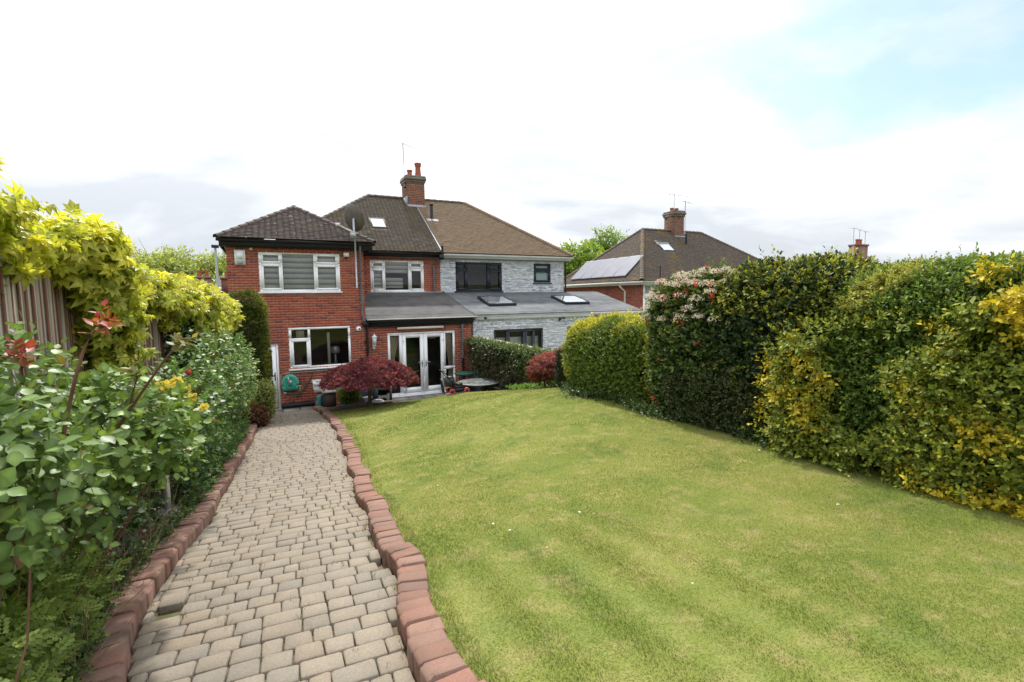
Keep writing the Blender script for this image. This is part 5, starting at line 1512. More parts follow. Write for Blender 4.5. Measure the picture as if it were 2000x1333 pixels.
YEL = (.60, .56, .09); YG = (.36, .42, .06); GRN = (.14, .21, .04)
def creeper(label, samples, seed, size, parts, ripe=.5, tp='palm', cols=(GRN, YG, YEL), k=5, length=.22):
    rr = np.random.default_rng(seed)
    t = thing('creeper', label, 'creeper', samples[0][0])
    Ps, Ds = [], []
    for (c, h, n, d) in samples:
        q = _unit(rr.normal(0, 1, (n, 3))) * rr.uniform(.45, 1.0, (n, 1)) ** .6
        Ps.append(np.array(c) + q * np.array(h)); Ds.append(q * .8 + np.array(d) + rr.normal(0, .35, (n, 3)))
    P_ = np.concatenate(Ps); D = np.concatenate(Ds)
    hi = np.clip((P_[:, 2] - np.interp(P_[:, 1], [3, 6, 9, 13], [3.2, 3.1, 3.0, 2.75])) / .45, 0, 1)[:, None]
    f = np.clip(hi * .8 + rr.random((len(P_), 1)) * .55 + ripe - .5, 0, 1)
    old = np.array(cols[0]) * (1 - f) + np.array(cols[1]) * f; yng = np.array(cols[1]) * (1 - f) + np.array(cols[2]) * f
    L = Leaves(); sprigs(L, P_, D, k, length, size, old, yng, rr, 65, upbias=.75, jit=.3, ymix=1.2, tipfade=.7)
    tw = rr.choice(len(P_), min(40, len(P_)), replace=False)
    twigs(t, P_[tw], D[tw] * .5 + rr.normal(0, .5, (len(tw), 3)), rr, .22, .004, name='stems')
    foliage(t, L, tp, M['leaft'], parts=parts)
    return t
creeper('nearest yellow-green creeper hanging over the weathered fence at the left edge of the garden', [
    ((-1.36, 3.40, 3.66), (.18, .50, .11), 44, (.3, 0, .35)), ((-1.30, 3.9, 3.55), (.14, .25, .10), 20, (.4, -.1, 0)), ((-1.24, 4.75, 3.60), (.24, .38, .11), 60, (.3, 0, .25)),
    ((-1.14, 4.85, 3.42), (.16, .26, .24), 80, (.3, 0, -.3)), ((-1.14, 5.05, 3.12), (.13, .24, .32), 90, (.3, 0, -.5)), ((-1.16, 5.2, 2.85), (.12, .22, .24), 50, (.3, 0, -.5))], 71, .105, 300, .62, length=.16, k=7)
creeper('second long mass of bright yellow creeper along the fence top towards the house', [
    ((-1.22, 7.35, 3.28), (.20, .5, .16), 110, (.3, 0, .4)), ((-1.14, 8.2, 3.20), (.26, .7, .24), 220, (.3, 0, .4)), ((-1.02, 9.4, 3.14), (.30, .8, .25), 230, (.4, 0, .35)), ((-.90, 10.7, 3.02), (.28, .8, .26), 230, (.4, 0, .3)),
    ((-.82, 11.8, 2.90), (.26, .6, .30), 160, (.5, 0, .2)), ((-.86, 9.6, 2.75), (.18, .8, .22), 150, (.5, 0, -.4))], 72, .11, 200, .85, length=.18, k=6)
creeper('dark ivy clothing the fence beyond the timber post, below the yellow creeper', [
    ((-1.12, 8.6, 2.70), (.12, .8, .50), 260, (.6, 0, -.2)), ((-1.08, 10.0, 2.5), (.12, .8, .5), 220, (.6, 0, -.2))], 73, .065, 60, .1, 'round', ((.02, .055, .018), (.03, .075, .022), (.06, .12, .03)), 6, .12)

hedge('conifer_hedge', 'tall clipped conifer column with yellow-green edges, against the red brick wing', 'conifer', (-.42, 14.05, 1.76), (.44, .50, 1.60), 6000, 'thin', .085, (.022, .045, .010), (.16, .19, .02), k=6, length=.085, e=4., amp=.04, seed=62, mat='leafm', coresh=.92, spread=35,
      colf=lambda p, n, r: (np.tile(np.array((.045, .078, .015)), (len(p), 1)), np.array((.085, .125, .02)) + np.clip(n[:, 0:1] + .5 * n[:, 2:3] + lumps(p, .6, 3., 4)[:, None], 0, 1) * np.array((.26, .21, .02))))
hedge('variegated_shrub', 'small pale yellow-green clipped shrub at the foot of the conifer column by the back door', 'shrub', (-.10, 13.1, .80), (.24, .30, .46), 1100, 'diamond', .048, (.14, .20, .04), (.42, .42, .14), k=6, length=.08, e=2.4, amp=.06, seed=63, mat='leafm', coresh=.8)
hedge('bronze_shrub', 'small reddish brown leafy shrub low beside the path end', 'shrub', (-.34, 12.75, .50), (.26, .30, .22), 420, 'oval', .06, (.075, .045, .02), (.20, .07, .035), k=6, length=.09, e=2.2, amp=.06, seed=64, mat='leafm', coresh=.7)

def rose(label, blobs, canes, seed, size, parts, old, young, red=None, k=6, tp='rose', name='rose_bush', cat='rose bush', mat='leaf', length=.13, stems=None, base=None, upbias=1.0, ymix=.6, spread=60):
    rr = np.random.default_rng(seed)
    base = base or (blobs[0][0][0], blobs[0][0][1], float(path_z(blobs[0][0][1])))
    t = thing(name, label, cat, base)
    L = Leaves()
    for (c, h, n) in blobs:
        q = _unit(rr.normal(0, 1, (n, 3))); q *= rr.uniform(.35, 1.0, (n, 1)) ** .5
        P_ = np.array(c) + q * np.array(h)
        D = q * .7 + np.array((.15, -.15, .35)) + rr.normal(0, .45, (n, 3))
        sprigs(L, P_, D, k, length, size, old, young, rr, spread, upbias=upbias, jit=.28, ymix=ymix)
        for i in range(max(2, n // 26)):
            yb_ = c[1] + rr.normal(0, .15); b_ = np.array((min(c[0], float(path_left(yb_)) - .34) - abs(rr.normal(0, .12)), yb_, float(path_z(yb_)) + .02))
            ms_ = MB(); limb(ms_, b_, P_[i], .0045, .002, rr, .06, 6); ms_.build('stem', M['cane'] if name == 'rose_bush' else M['canegreen'], t, True)
    for cn, cols in canes:
        pts = [np.array(p, float) for p in cn]
        fine = [pts[0] + (pts[-1] - pts[0]) * s + (pts[len(pts) // 2] - (pts[0] + pts[-1]) / 2) * math.sin(s * math.pi) for s in np.linspace(0, 1, 9)]
        cm = MB().tube(fine, [.0075 - .0045 * s for s in np.linspace(0, 1, 9)], 6)
        for q in fine[1:7]:
            for _ in range(2):
                d = _unit(rr.normal(0, 1, (1, 3)))[0]; cm.tube([q + d * .004, q + d * .014], [.003, .0004], 4)
        cm.build('cane', M['cane'], t, True)
        Lr = Leaves()
        m_ = 6
        tip = np.array([fine[-1], fine[-2], fine[-1], fine[-3], fine[-2], fine[-1]])
        dd = _unit(np.array(fine[-1] - fine[-4])[None]) + rr.normal(0, .55, (m_, 3))
        sprigs(Lr, tip, dd, 5, .055, size * .85, cols[0], cols[1], rr, 75, upbias=.9)
        foliage(t, Lr, 'oval', M['leaft'], 'young_leaves', parts=30, leafname='young_leaf')
    foliage(t, L, tp, M[mat], parts=parts)
    return t
RG = (.095, .160, .042); RY = (.20, .285, .065)
rose('big rose bush nearest the camera with a tall thorny cane tipped in dark red leaves', [
    ((-.78, 1.75, 2.74), (.24, .32, .20), 60), ((-.88, 2.15, 2.62), (.28, .40, .26), 110), ((-.74, 2.05, 2.70), (.20, .32, .22), 70), ((-.95, 2.3, 2.80), (.25, .4, .22), 80), ((-1.05, 2.9, 2.72), (.25, .5, .3), 90), ((-.92, 2.8, 2.35), (.25, .4, .26), 90)],
    [(((-.66, 2.12, 2.55), (-.60, 2.06, 2.80), (-.54, 2.04, 3.00), (-.47, 2.03, 3.13)), ((.34, .13, .04), (.36, .035, .035))),
     (((-.82, 2.4, 2.7), (-.80, 2.4, 2.9), (-.79, 2.38, 3.02)), ((.30, .10, .05), (.34, .03, .05))),
     (((-.66, 1.85, 2.45), (-.72, 1.86, 2.75), (-.74, 1.88, 2.85)), ((.10, .16, .05), (.28, .12, .06)))], 81, .055, 300, RG, RY, spread=70)
rb = rose('middle rose bush with yellow blooms and a cane leaning over the path', [
    ((-.66, 3.1, 2.55), (.28, .40, .26), 110), ((-.64, 3.2, 2.46), (.22, .4, .2), 110), ((-.84, 3.7, 2.48), (.28, .45, .24), 140), ((-1.12, 3.4, 1.95), (.15, .45, .4), 130), ((-.68, 3.9, 2.42), (.2, .4, .24), 80)],
    [(((-.68, 2.86, 2.55), (-.56, 2.72, 2.74), (-.42, 2.66, 2.92), (-.34, 2.62, 3.01)), ((.16, .15, .05), (.22, .16, .06))),
     (((-.62, 3.0, 2.5), (-.60, 2.95, 2.70), (-.55, 2.9, 2.85)), ((.14, .16, .05), (.22, .2, .06)))], 82, .058, 220, (.11, .185, .045), (.25, .34, .07))
def bloom(t, c, rad, col, seed, n=22):
    rr = np.random.default_rng(seed)
    d = _unit(rr.normal(0, 1, (n, 3))); L = Leaves()
    L.add(np.array(c) + d * rad * .25, _unit(d + rr.normal(0, .3, d.shape)), _unit(np.cross(d, rr.normal(0, 1, d.shape))), np.full(n, rad) * rr.uniform(.7, 1.1, n), np.array(col) * rr.uniform(.8, 1.15, (n, 1)))
    V, F, C = leaf_arrays('round', *L.cat())
    place('bloom', np_mesh('bloom', V, F, M['petal'], C, True), t)
for c, rad in (((-.52, 3.28, 2.745), .050), ((-.45, 3.26, 2.755), .045), ((-.40, 3.22, 2.72), .035), ((-.40, 3.42, 2.64), .04), ((-.33, 3.25, 2.605), .035)):
    bloom(rb, c, rad * .75, (.74, .60, .10), int(abs(c[0]) * 1000))
rc = rose('leafy rose with glossy grey-green leaves behind the yellow rose, one crimson bud showing', [
    ((-.82, 5.0, 2.25), (.28, .6, .42), 110), ((-.72, 6.0, 2.15), (.28, .6, .5), 130), ((-.78, 7.0, 2.30), (.26, .6, .5), 130)], [], 83, .058, 60, (.08, .15, .04), (.18, .27, .07))
bloom(rc, (-.62, 5.2, 2.58), .028, (.55, .02, .07), 5)
rose('tall shrub with silvery green leaves leaning from the fence in the middle of the bed', [
    ((-.66, 8.0, 2.25), (.26, .6, .50), 130), ((-.56, 9.0, 2.1), (.28, .7, .60), 180), ((-.48, 9.8, 2.0), (.26, .5, .6), 140)], [], 84, .060, 40, (.095, .17, .045), (.25, .34, .10), name='silvery_shrub', cat='shrub', mat='leaf')
rose('loose green shrub with a few orange young leaves close to the conifer column', [
    ((-.50, 11.0, 1.75), (.24, .7, .62), 190), ((-.46, 12.0, 1.5), (.22, .5, .55), 150)], [], 85, .056, 40, (.095, .17, .04), (.25, .33, .07), name='loose_shrub', cat='shrub', mat='leaf')
rose('bright green bushy plant low in the bed behind the steel garden lamp', [
    ((-1.12, 4.9, 1.75), (.18, .45, .40), 110), ((-1.12, 5.7, 1.70), (.16, .6, .5), 130), ((-.78, 6.5, 1.5), (.20, .6, .5), 150), ((-.72, 7.6, 1.25), (.18, .7, .42), 150), ((-.66, 9.0, 1.1), (.17, .8, .42), 170), ((-.60, 10.6, .9), (.17, .8, .4), 170)], [], 86, .052, 60, (.05, .12, .025), (.17, .27, .05), name='bed_shrub', cat='shrub', mat='leafm', tp='trefoil', length=.15)
rose('pale green feathery weeds spilling over the kerb at the near end of the bed', [
    ((-1.08, 2.4, 2.05), (.18, .4, .26), 150), ((-1.08, 2.8, 1.85), (.16, .45, .30), 170), ((-1.06, 2.4, 1.70), (.16, .45, .26), 170), ((-1.06, 3.3, 1.62), (.13, .45, .28), 120), ((-1.02, 2.1, 1.78), (.16, .3, .25), 80)], [], 87, .095, 120, (.15, .23, .045), (.31, .38, .09), name='feathery_weed', cat='weed', mat='leafm', tp='fern', length=.12, upbias=.7)
rose('dark low leafy shrub with trailing stems under the roses beside the kerb', [
    ((-1.08, 3.8, 1.6), (.12, .4, .3), 90), ((-1.08, 4.5, 1.5), (.12, .4, .28), 80), ((-.92, 6.5, 1.22), (.14, .4, .25), 80)], [], 88, .05, 60, (.03, .07, .02), (.09, .15, .035), name='trailing_shrub', cat='shrub', mat='leafm', tp='round')
# dead stalks and dry grass low in the bed
rr = np.random.default_rng(90); mb = MB()
for _ in range(150):
    y = rr.uniform(2.1, 5.0); x = float(path_left(y)) - .17 - abs(rr.normal(0, .14)); z = float(path_z(y)) + .04
    q = np.array((x + rr.normal(.05, .10), y + rr.normal(0, .14), z + rr.uniform(.08, .40)))
    mb.tube([(x, y, z), (np.array((x, y, z)) + q) / 2 + rr.normal(0, .025, 3), q], [.0028, .002, .001], 4, False)
t = mb.build('dry_stalks', simple('dry_stalk', (.24, .18, .10), .9, .3, 10), None); tag(t, 'tangle of dry brown stalks low in the planting bed along the kerb', 'dead stalks', kind='stuff')
n_ = 1500; y = rr.uniform(1.9, 12, n_); x = path_left(y) - .14 - np.abs(rr.normal(0, .12, n_)); P_ = np.stack([x, y, path_z(y) + .06 + rr.uniform(0, .10, n_)], -1)
L = Leaves(); sprigs(L, P_, np.stack([rr.normal(.25, .5, n_), rr.normal(0, .5, n_), rr.uniform(.3, 1, n_)], -1), 4, .07, .034, (.045, .085, .022), (.12, .17, .045), rr)
o = foliage(None, L, 'trefoil', M['leafm'], 'bed_weeds'); tag(o, 'small leafy weeds along the back of the kerb on the bed side', 'weeds')

# ---- garden lamp
lz_ = float(path_z(5.7)) + .03
gl = thing('garden_lamp', 'steel bollard lamp with a disc foot standing in the bed beside the left kerb', 'lamp', (-.93, 5.7, lz_))
MB().lathe([(.085, 0), (.088, .07), (.08, .078)], (-.93, 5.7, lz_), 18).build('base', M['terra'] if False else M['twig'], gl, True)
MB().lathe([(.115, .078), (.118, .086), (.10, .10), (.045, .112)], (-.93, 5.7, lz_), 22).build('foot_disc', M['steel'], gl, True)
MB().lathe([(.030, .11), (.030, .60)], (-.93, 5.7, lz_), 14).build('post', M['steel'], gl, True)
MB().lathe([(.045, .60), (.045, .72)], (-.93, 5.7, lz_), 14).build('lens', M['lglass'], gl, True)
MB().lathe([(.05, .722), (.115, .735), (.115, .745), (.04, .775), (.0, .78)], (-.93, 5.7, lz_), 22).build('cap', M['steel'], gl, True)

# ================================================================== patio things
def scroll_panel(mb, p, w, h, up_, n=5):
    p = np.array(p, float); w = np.array(w, float); h = np.array(h, float)
    mb.tube([p - w, p - w + h * .8, p - w * .7 + h, p + h * 1.08, p + w * .7 + h, p + w + h * .8, p + w], .013, 6)
    mb.tube([p - w + h * .12, p + w + h * .12], .010, 5)
    for k in range(n):
        s = -1 + 2 * (k + .5) / n
        a = p + w * s + h * .12; b_ = p + w * s * .85 + h * .98
        mid = (a + b_) / 2 + w * .10 * (1 if k % 2 else -1)
        mb.tube([a, mid, b_], .008, 5)
    for s in (-.45, .45):
        c = p + w * s + h * .55
        mb.tube([c + (w * .18 * math.cos(q) + h * .14 * math.sin(q)) for q in np.linspace(0, 6.28, 11)], .007, 5)
def metal_chair(label, loc, rz, seatmat='castiron'):
    t = thing('metal_chair', label, 'chair', (0, 0, 0), 'cast metal chairs round the patio table')
    V = [(.23 * math.cos(a), .22 * math.sin(a), .44) for a in np.linspace(0, 2 * np.pi, 17)[:-1]]
    s = MB(); s.poly(*V); s.poly(*[(x, y, .42) for x, y, z in reversed(V)])
    for i in range(16): s.poly(V[i], V[(i + 1) % 16], (*V[(i + 1) % 16][:2], .42), (*V[i][:2], .42))
    s.build('seat', M[seatmat], t)
    bk = MB(); scroll_panel(bk, (0, .21, .46), (.22, 0, 0), (0, .07, .42), None); bk.build('backrest', M['castiron'], t, True)
    for sx in (-1, 1):
        MB().tube([(sx * .22, .22, .64), (sx * .27, .05, .66), (sx * .26, -.16, .64), (sx * .22, -.18, .44)], .013, 6).build('arm', M['castiron'], t, True)
        MB().tube([(sx * .19, -.17, .43), (sx * .21, -.20, .2), (sx * .22, -.23, 0)], .014, 6).build('leg', M['castiron'], t, True)
        MB().tube([(sx * .18, .18, .43), (sx * .20, .21, .2), (sx * .22, .25, 0)], .014, 6).build('leg', M['castiron'], t, True)
    t.location = loc; t.rotation_euler = (0, 0, rz)
    return t
ch1 = metal_chair('dark metal chair left of the round table, side on to the doors', (4.72, 13.45, 0), R(80))
c = copy_tree(ch1); c['label'] = 'dark metal chair in front of the round table, its back to the lawn'; c.location = (6.05, 12.75, 0); c.rotation_euler = (0, 0, R(185))
c = copy_tree(ch1); c['label'] = 'dark metal chair behind the round table nearest the boundary wall'; c.location = (6.05, 14.35, 0); c.rotation_euler = (0, 0, R(-8))
bn = thing('green_bench', 'dark green round-ended stool top behind the table against the brick pier', 'stool', (5.72, 15.3, 0))
MB().lathe([(.02, .735), (.33, .735), (.35, .75), (.35, .775), (.32, .79), (.02, .79)], (5.78, 15.05, 0), 24).build('seat', M['greenseat'], bn, True)
for a in range(4):
    q = a * math.pi / 2 + .6
    MB().tube([(5.78 + .2 * math.cos(q), 15.05 + .2 * math.sin(q), .735), (5.78 + .26 * math.cos(q), 15.05 + .26 * math.sin(q), 0)], .018, 6).build('leg', M['castiron'], bn, True)
tb = thing('patio_table', 'round patio table with a patterned pewter top right of the french doors', 'table', (5.6, 13.45, 0))
tp_ = MB().lathe([(.03, .705), (.60, .705), (.63, .715), (.63, .735), (.60, .742), (.10, .742)], (5.6, 13.45, 0), 36).build('tabletop', M['tabletop'], tb, True)
rg = MB()
for rad in (.18, .36, .52):
    rg.tube([(5.6 + rad * math.cos(a), 13.45 + rad * math.sin(a), .745) for a in np.linspace(0, 2 * np.pi, 29)], .007, 5, False)
for k in range(16):
    a = 2 * math.pi * k / 16; rg.tube([(5.6 + .2 * math.cos(a), 13.45 + .2 * math.sin(a), .745), (5.6 + .36 * math.cos(a + .12), 13.45 + .36 * math.sin(a + .12), .745), (5.6 + .58 * math.cos(a), 13.45 + .58 * math.sin(a), .745)], .006, 4, False)
rg.build('pattern_ribs', M['castiron'], tp_)
for k in range(4):
    a = k * math.pi / 2 + .7
    MB().tube([(5.6 + .42 * math.cos(a), 13.45 + .42 * math.sin(a), .70), (5.6 + .2 * math.cos(a), 13.45 + .2 * math.sin(a), .35), (5.6 + .38 * math.cos(a), 13.45 + .38 * math.sin(a), 0)], .02, 6).build('leg', M['castiron'], tb, True)
# mower at the lawn's far edge
mx_, my_ = 4.55, 12.42; mz_ = float(lawn_z(mx_, my_ - .1)) - .01
mw = thing('lawn_mower', 'small black lawn mower with red wheels at the far edge of the lawn', 'lawn mower', (mx_, my_, mz_))
dk = MB(); 
for (x0, x1, z0, z1) in ((-.20, .22, .05, .14), (-.15, .16, .14, .21), (-.06, .10, .21, .27)):
    dk.box(mx_ + x0, mx_ + x1, my_ - .12, my_ + .14, mz_ + z0, mz_ + z1)
dk.build('deck', M['black'], mw)
MB().box(mx_ - .34, mx_ - .12, my_ - .11, my_ + .13, mz_ + .20, mz_ + .42).box(mx_ - .30, mx_ - .14, my_ - .10, my_ + .12, mz_ + .42, mz_ + .46).build('grass_box', M['castiron'], mw)
for wx in (-.21, .20):
    for wy in (-.15, .15):
        w_ = MB().lathe([(.0, -.02), (.072, -.02), (.078, -.01), (.078, .01), (.072, .02), (0, .02)], (mx_ + wx, my_ + wy, mz_ + .078), 18, T=np.array([[1, 0, 0], [0, 0, -1], [0, 1, 0]])).build('wheel', M['redpl'], mw, True)
        MB().lathe([(.0, -.026), (.04, -.026), (.04, .026), (0, .026)], (mx_ + wx, my_ + wy, mz_ + .078), 12, T=np.array([[1, 0, 0], [0, 0, -1], [0, 1, 0]])).build('hub', M['black'], w_)
MB().tube([(mx_ - .1, my_ - .12, mz_ + .2), (mx_ - .42, my_ - .12, mz_ + .62), (mx_ - .46, my_ - .12, mz_ + .64), (mx_ - .46, my_ + .12, mz_ + .64), (mx_ - .42, my_ + .12, mz_ + .62), (mx_ - .1, my_ + .12, mz_ + .2)], .013, 6).build('handle', M['black'], mw, True)

# things at the foot of the house wall, under the maple
pr = thing('brick_pier', 'low red brick pier against the house wall at the end of the path', 'pier', (1.55, 15.3, 0))
pc_ = MB().box(1.24, 1.95, 15.05, 15.6, 0, .56).build('mortar_core', M['mortar'], pr)
bb = bond((1.24, 15.05, 0), UX, -UY, .71, .56, [], r=np.random.default_rng(4)); bb2 = bond((1.24, 15.6, 0), -UY, -UX, .55, .56, [], r=np.random.default_rng(5))
pieces(pc_, 'brick', 'bricks', *cat4(bb, bb2), M['brick_b'], 60, std=.1075)
t = thing('stone_trough', 'white rectangular trough resting on the low brick pier beside the maple', 'trough', (1.58, 15.3, .57))
MB().box(1.19, 2.0, 15.0, 15.63, .575, .77).box(1.17, 2.02, 14.98, 15.05, .771, .85).box(1.17, 2.02, 15.58, 15.65, .771, .85).box(1.17, 1.25, 15.051, 15.579, .771, .85).box(1.94, 2.02, 15.051, 15.579, .771, .85).build('basin', M['whitep'], t)
t = thing('storage_box', 'dark brown box with a pale lid edge in front of the brick pier', 'box', (1.52, 14.6, .0))
MB().box(1.36, 1.69, 14.45, 14.8, .0, .62).build('body', M['brownbox'], t); MB().box(1.34, 1.71, 14.43, 14.82, .622, .665).build('lid', M['concrete'], t)
t = thing('watering_can', 'teal watering can tucked beside the dark brown box at the path end', 'watering can', (1.26, 14.7, 0))
MB().lathe([(.07, .22), (.075, .30), (.075, .50), (.06, .53)], (1.28, 14.7, 0), 14).build('body', M['teal'], t, True)
MB().tube([(1.24, 14.7, .36), (1.16, 14.68, .50)], [.012, .02], 6).build('spout', M['teal'], t); MB().tube([(1.30, 14.7, .52), (1.34, 14.7, .58), (1.37, 14.7, .5), (1.36, 14.7, .34)], .009, 6).build('handle', M['lead'], t)
MB().box(1.17, 1.42, 14.6, 14.84, 0, .218).build('stand', M['twig'], t)
t = thing('potted_shrub', 'rounded yellow-variegated shrub in a blue glazed pot under the maple', 'potted plant', (2.02, 14.35, .2))
MB().lathe([(.09, .12), (.14, .30), (.155, .33), (.14, .34), (.13, .32)], (1.88, 14.15, 0), 18).build('pot', M['bluegl'], t, True)
core(t, (2.03, 14.35, .52), (.27, .24, .21), .8, .03, 3, 2.3)
r = np.random.default_rng(92); p, n = superell((2.03, 14.35, .52), (.27, .24, .21), 620, r, 2.3, .03, 3)
L = Leaves(); sprigs(L, p - n * .03, n + r.normal(0, .4, p.shape) + (0, 0, .3), 6, .08, .058, (.07, .15, .03), (.34, .38, .07), r); foliage(t, L, 'oval', M['leaf'])
t = thing('terracotta_dish', 'shallow terracotta dish beside the blue glazed pot', 'dish', (2.14, 14.12, .2))
MB().lathe([(.07, .26), (.12, .315), (.13, .335), (.115, .335), (.06, .28)], (2.10, 14.06, 0), 16).build('dish', M['terra'], t, True); MB().lathe([(.06, .1), (.07, .26)], (2.10, 14.06, 0), 12).build('foot', M['concrete'], t)
t = thing('birdbath', 'small white pedestal with a round dish beside the maple trunk', 'birdbath', (2.46, 14.1, .15))
MB().lathe([(.11, .10), (.115, .15), (.085, .19), (.075, .38), (.09, .42)], (2.48, 14.1, 0), 18).build('pedestal', M['cream'], t, True)
MB().lathe([(.10, .422), (.135, .44), (.14, .475), (.125, .48), (.02, .455)], (2.48, 14.1, 0), 20).build('dish', M['whitep'], t, True)
t = thing('barbecue_cover', 'dark navy covered bundle against the wall behind the white pedestal', 'cover', (2.6, 15.2, 0))
V = []
for j, (z, k) in enumerate(((0, 1.0), (.25, 1.03), (.45, .95), (.60, .8), (.66, .3))):
    for i in range(14):
        a = 2 * math.pi * i / 14; w = 1 + .06 * math.sin(3 * a + j)
        V.append((2.58 + .26 * k * w * math.cos(a), 15.15 + .22 * k * w * math.sin(a), z))
F = [(j * 14 + i, j * 14 + (i + 1) % 14, (j + 1) * 14 + (i + 1) % 14, (j + 1) * 14 + i) for j in range(4) for i in range(14)] + [tuple(range(56, 70))]
place('cover', np_mesh('cover', V, F, M['navy'], smooth=True), t)
t = thing('pet_carrier', 'grey-green pet carrier with an arched opening right of the maple trunk', 'pet carrier', (3.0, 14.7, 0))
MB().box(2.80, 2.86, 14.5, 14.95, 0, .60).box(3.20, 3.26, 14.5, 14.95, 0, .60).box(2.86, 3.20, 14.5, 14.95, .54, .60).box(2.861, 3.199, 14.9, 14.95, 0, .539).build('shell', M['castiron'], t)
ar = MB().box(2.862, 2.93, 14.53, 14.56, 0, .40).box(3.13, 3.198, 14.53, 14.56, 0, .44)
for k in range(8):
    a0, a1 = math.pi * k / 8, math.pi * (k + 1) / 8
    ar.poly((3.03 + .1 * math.cos(a0), 14.535, .22 + .1 * math.sin(a0)), (3.03 + .1 * math.cos(a0), 14.535, .40), (3.03 + .1 * math.cos(a1), 14.535, .40), (3.03 + .1 * math.cos(a1), 14.535, .22 + .1 * math.sin(a1)))
ar.build('arched_front', M['concrete'], t)
t = thing('stone_cobble', 'bright white rounded stone lying at the foot of the maple trunk', 'stone', (2.72, 13.75, .33))
q = _unit(np.random.default_rng(2).normal(0, 1, (1, 3)))
mb = MB().lathe([(.02, -.02), (.15, 0), (.16, .03), (.12, .075), (.05, .10), (.01, .105)], (2.72, 13.72, float(lawn_z(2.72, 13.5)) - .01), 12); mb.v = [(x + .02 * math.sin(9 * y), y * 1 + .02 * math.sin(11 * x), z + .012 * math.sin(13 * x)) for x, y, z in mb.v]
mb.build('stone', M['whitep'], t, True)

# ================================================================== neighbouring houses
nb = thing('neighbour_house', 'red brick house next door with a grey-brown hipped roof carrying solar panels', 'house', (19, 19, 0))
gx0, gx1, gy0, gy1, gz = 16.85, 28.6, 19.25, 26.5, 3.93
nw = MB().poly((gx1, gy0, -1), (gx1, gy1, -1), (gx1, gy1, gz), (gx1, gy0, gz)).poly((gx0, gy1, -1), (gx0, gy1, gz), (gx1, gy1, gz), (gx1, gy1, -1)).build('wall', M['mortar'], nb)
HN = [(.05, 1.25, 3.0, 4.82), (3.0, 4.6, 3.6, 4.75)]
wall_face('rear_wall', M['mortar'], nb, (gx0, gy0, -1), UX, -UY, gx1 - gx0, 4.9, HN)
wall_face('side_wall', M['mortar'], nb, (gx0, gy1, -1), -UY, -UX, gy1 - gy0, 4.9, [])
n1 = bond((gx0, gy0, 1.6), UX, -UY, 5., 2.3, [(a, b_, c - 2.6, d - 2.6) for a, b_, c, d in HN], r=np.random.default_rng(8))
n2 = bond((gx0, gy1, 1.6), -UY, -UX, gy1 - gy0, 2.3, [], r=np.random.default_rng(9))
pieces(nw, 'brick', 'bricks', *cat4(n1, n2), M['brick'], 150, std=.1075)
window(nb, gx0 + .06, gx0 + 1.24, 2.0, 3.81, gy0, [(gx0 + .12, gx0 + .58, 3.27, 3.75, 1), (gx0 + .12, gx0 + .58, 2.07, 3.2, 1), (gx0 + .65, gx0 + 1.18, 2.07, 3.75, 0)], M['upvc'], gmat='frost', room=False)
window(nb, gx0 + 3.0, gx0 + 4.6, 2.62, 3.74, gy0, [(gx0 + 3.06, gx0 + 3.75, 2.7, 3.68, 1), (gx0 + 3.82, gx0 + 4.53, 2.7, 3.68, 0)], M['upvc'])
e0, e1, yb0, yb1, zb, zt, yt = 16.5, 28.95, 18.9, 26.85, 3.95, 7.03, 22.75
r0, r1 = 19.9, 24.5
nr = MB().poly((e0, yb0, zb), (e1, yb0, zb), (r1, yt, zt), (r0, yt, zt)).poly((e0, yb1, zb), (e0, yb0, zb), (r0, yt, zt)).poly((e1, yb0, zb), (e1, yb1, zb), (r1, yt, zt)).poly((e1, yb1, zb), (e0, yb1, zb), (r0, yt, zt), (r1, yt, zt)).build('roof', M['tile_b'], nb)
un = np.array((0, yt - yb0, zt - zb)); Hn = np.linalg.norm(un); un /= Hn
q1 = tiles((e0, yb0, zb), UX, un, 0, Hn, lambda t: (r0 - e0) * t / Hn, lambda t: (e1 - e0) - (e1 - r1) * t / Hn, .165, .10)
usl = np.array((r0 - e0, 0, zt - zb)); Hsl = np.linalg.norm(usl); usl /= Hsl
q2 = tiles((e0, yb1, zb), -UY, usl, 0, Hsl, lambda t: (yb1 - yt) * t / Hsl, lambda t: (yb1 - yb0) - (yt - yb0) * t / Hsl, .165, .10)
pieces(nr, 'roof_tile', 'roof_tiles', *cat4(q1, q2), M['tile_b'], 100)
cap_tiles(nr, 'hip_tile', (e0, yb0, zb + .02), (r0, yt, zt + .02), M['tile_b'], .20, .14)
cap_tiles(nr, 'hip_tile', (e1, yb0, zb + .02), (r1, yt, zt + .02), M['tile_b'], .20, .13)
cap_tiles(nr, 'hip_tile', (e0, yb1, zb + .02), (r0, yt, zt + .02), M['tile_b'], .20, .13)
cap_tiles(nr, 'ridge_tile', (r0, yt, zt + .03), (r1, yt, zt + .03), M['tile_b'])
MB().box(e0 + .05, e1 - .05, yb0 + .04, yb0 + .065, zb - .20, zb - .01).box(e0 + .05, e0 + .075, yb0 + .066, yb1, zb - .20, zb - .01).build('fascia', M['whitep'], nb)
MB().box(e0 + .076, e1 - .05, yb0 + .066, gy0, zb - .19, zb - .17).box(e0 + .076, gx0, gy0 + .001, yb1, zb - .19, zb - .17).build('soffit', M['whitep'], nb)
gutter(nb, e0 - .02, e1, yb0 - .01, zb - .05, M['cream'])
sg = MB().box(e0 - .07, e0 + .045, yb0 - .02, yb1, zb - .11, zb - .03).build('gutter', M['cream'], nb)
pipe(nb, 'downpipe', [(e0 + .02, 20.6, zb - .08), (e0 + .05, 20.6, zb - .25), (gx0 - .06, 20.5, zb - .50), (gx0 - .06, 20.5, 0)], .05, M['cream'])
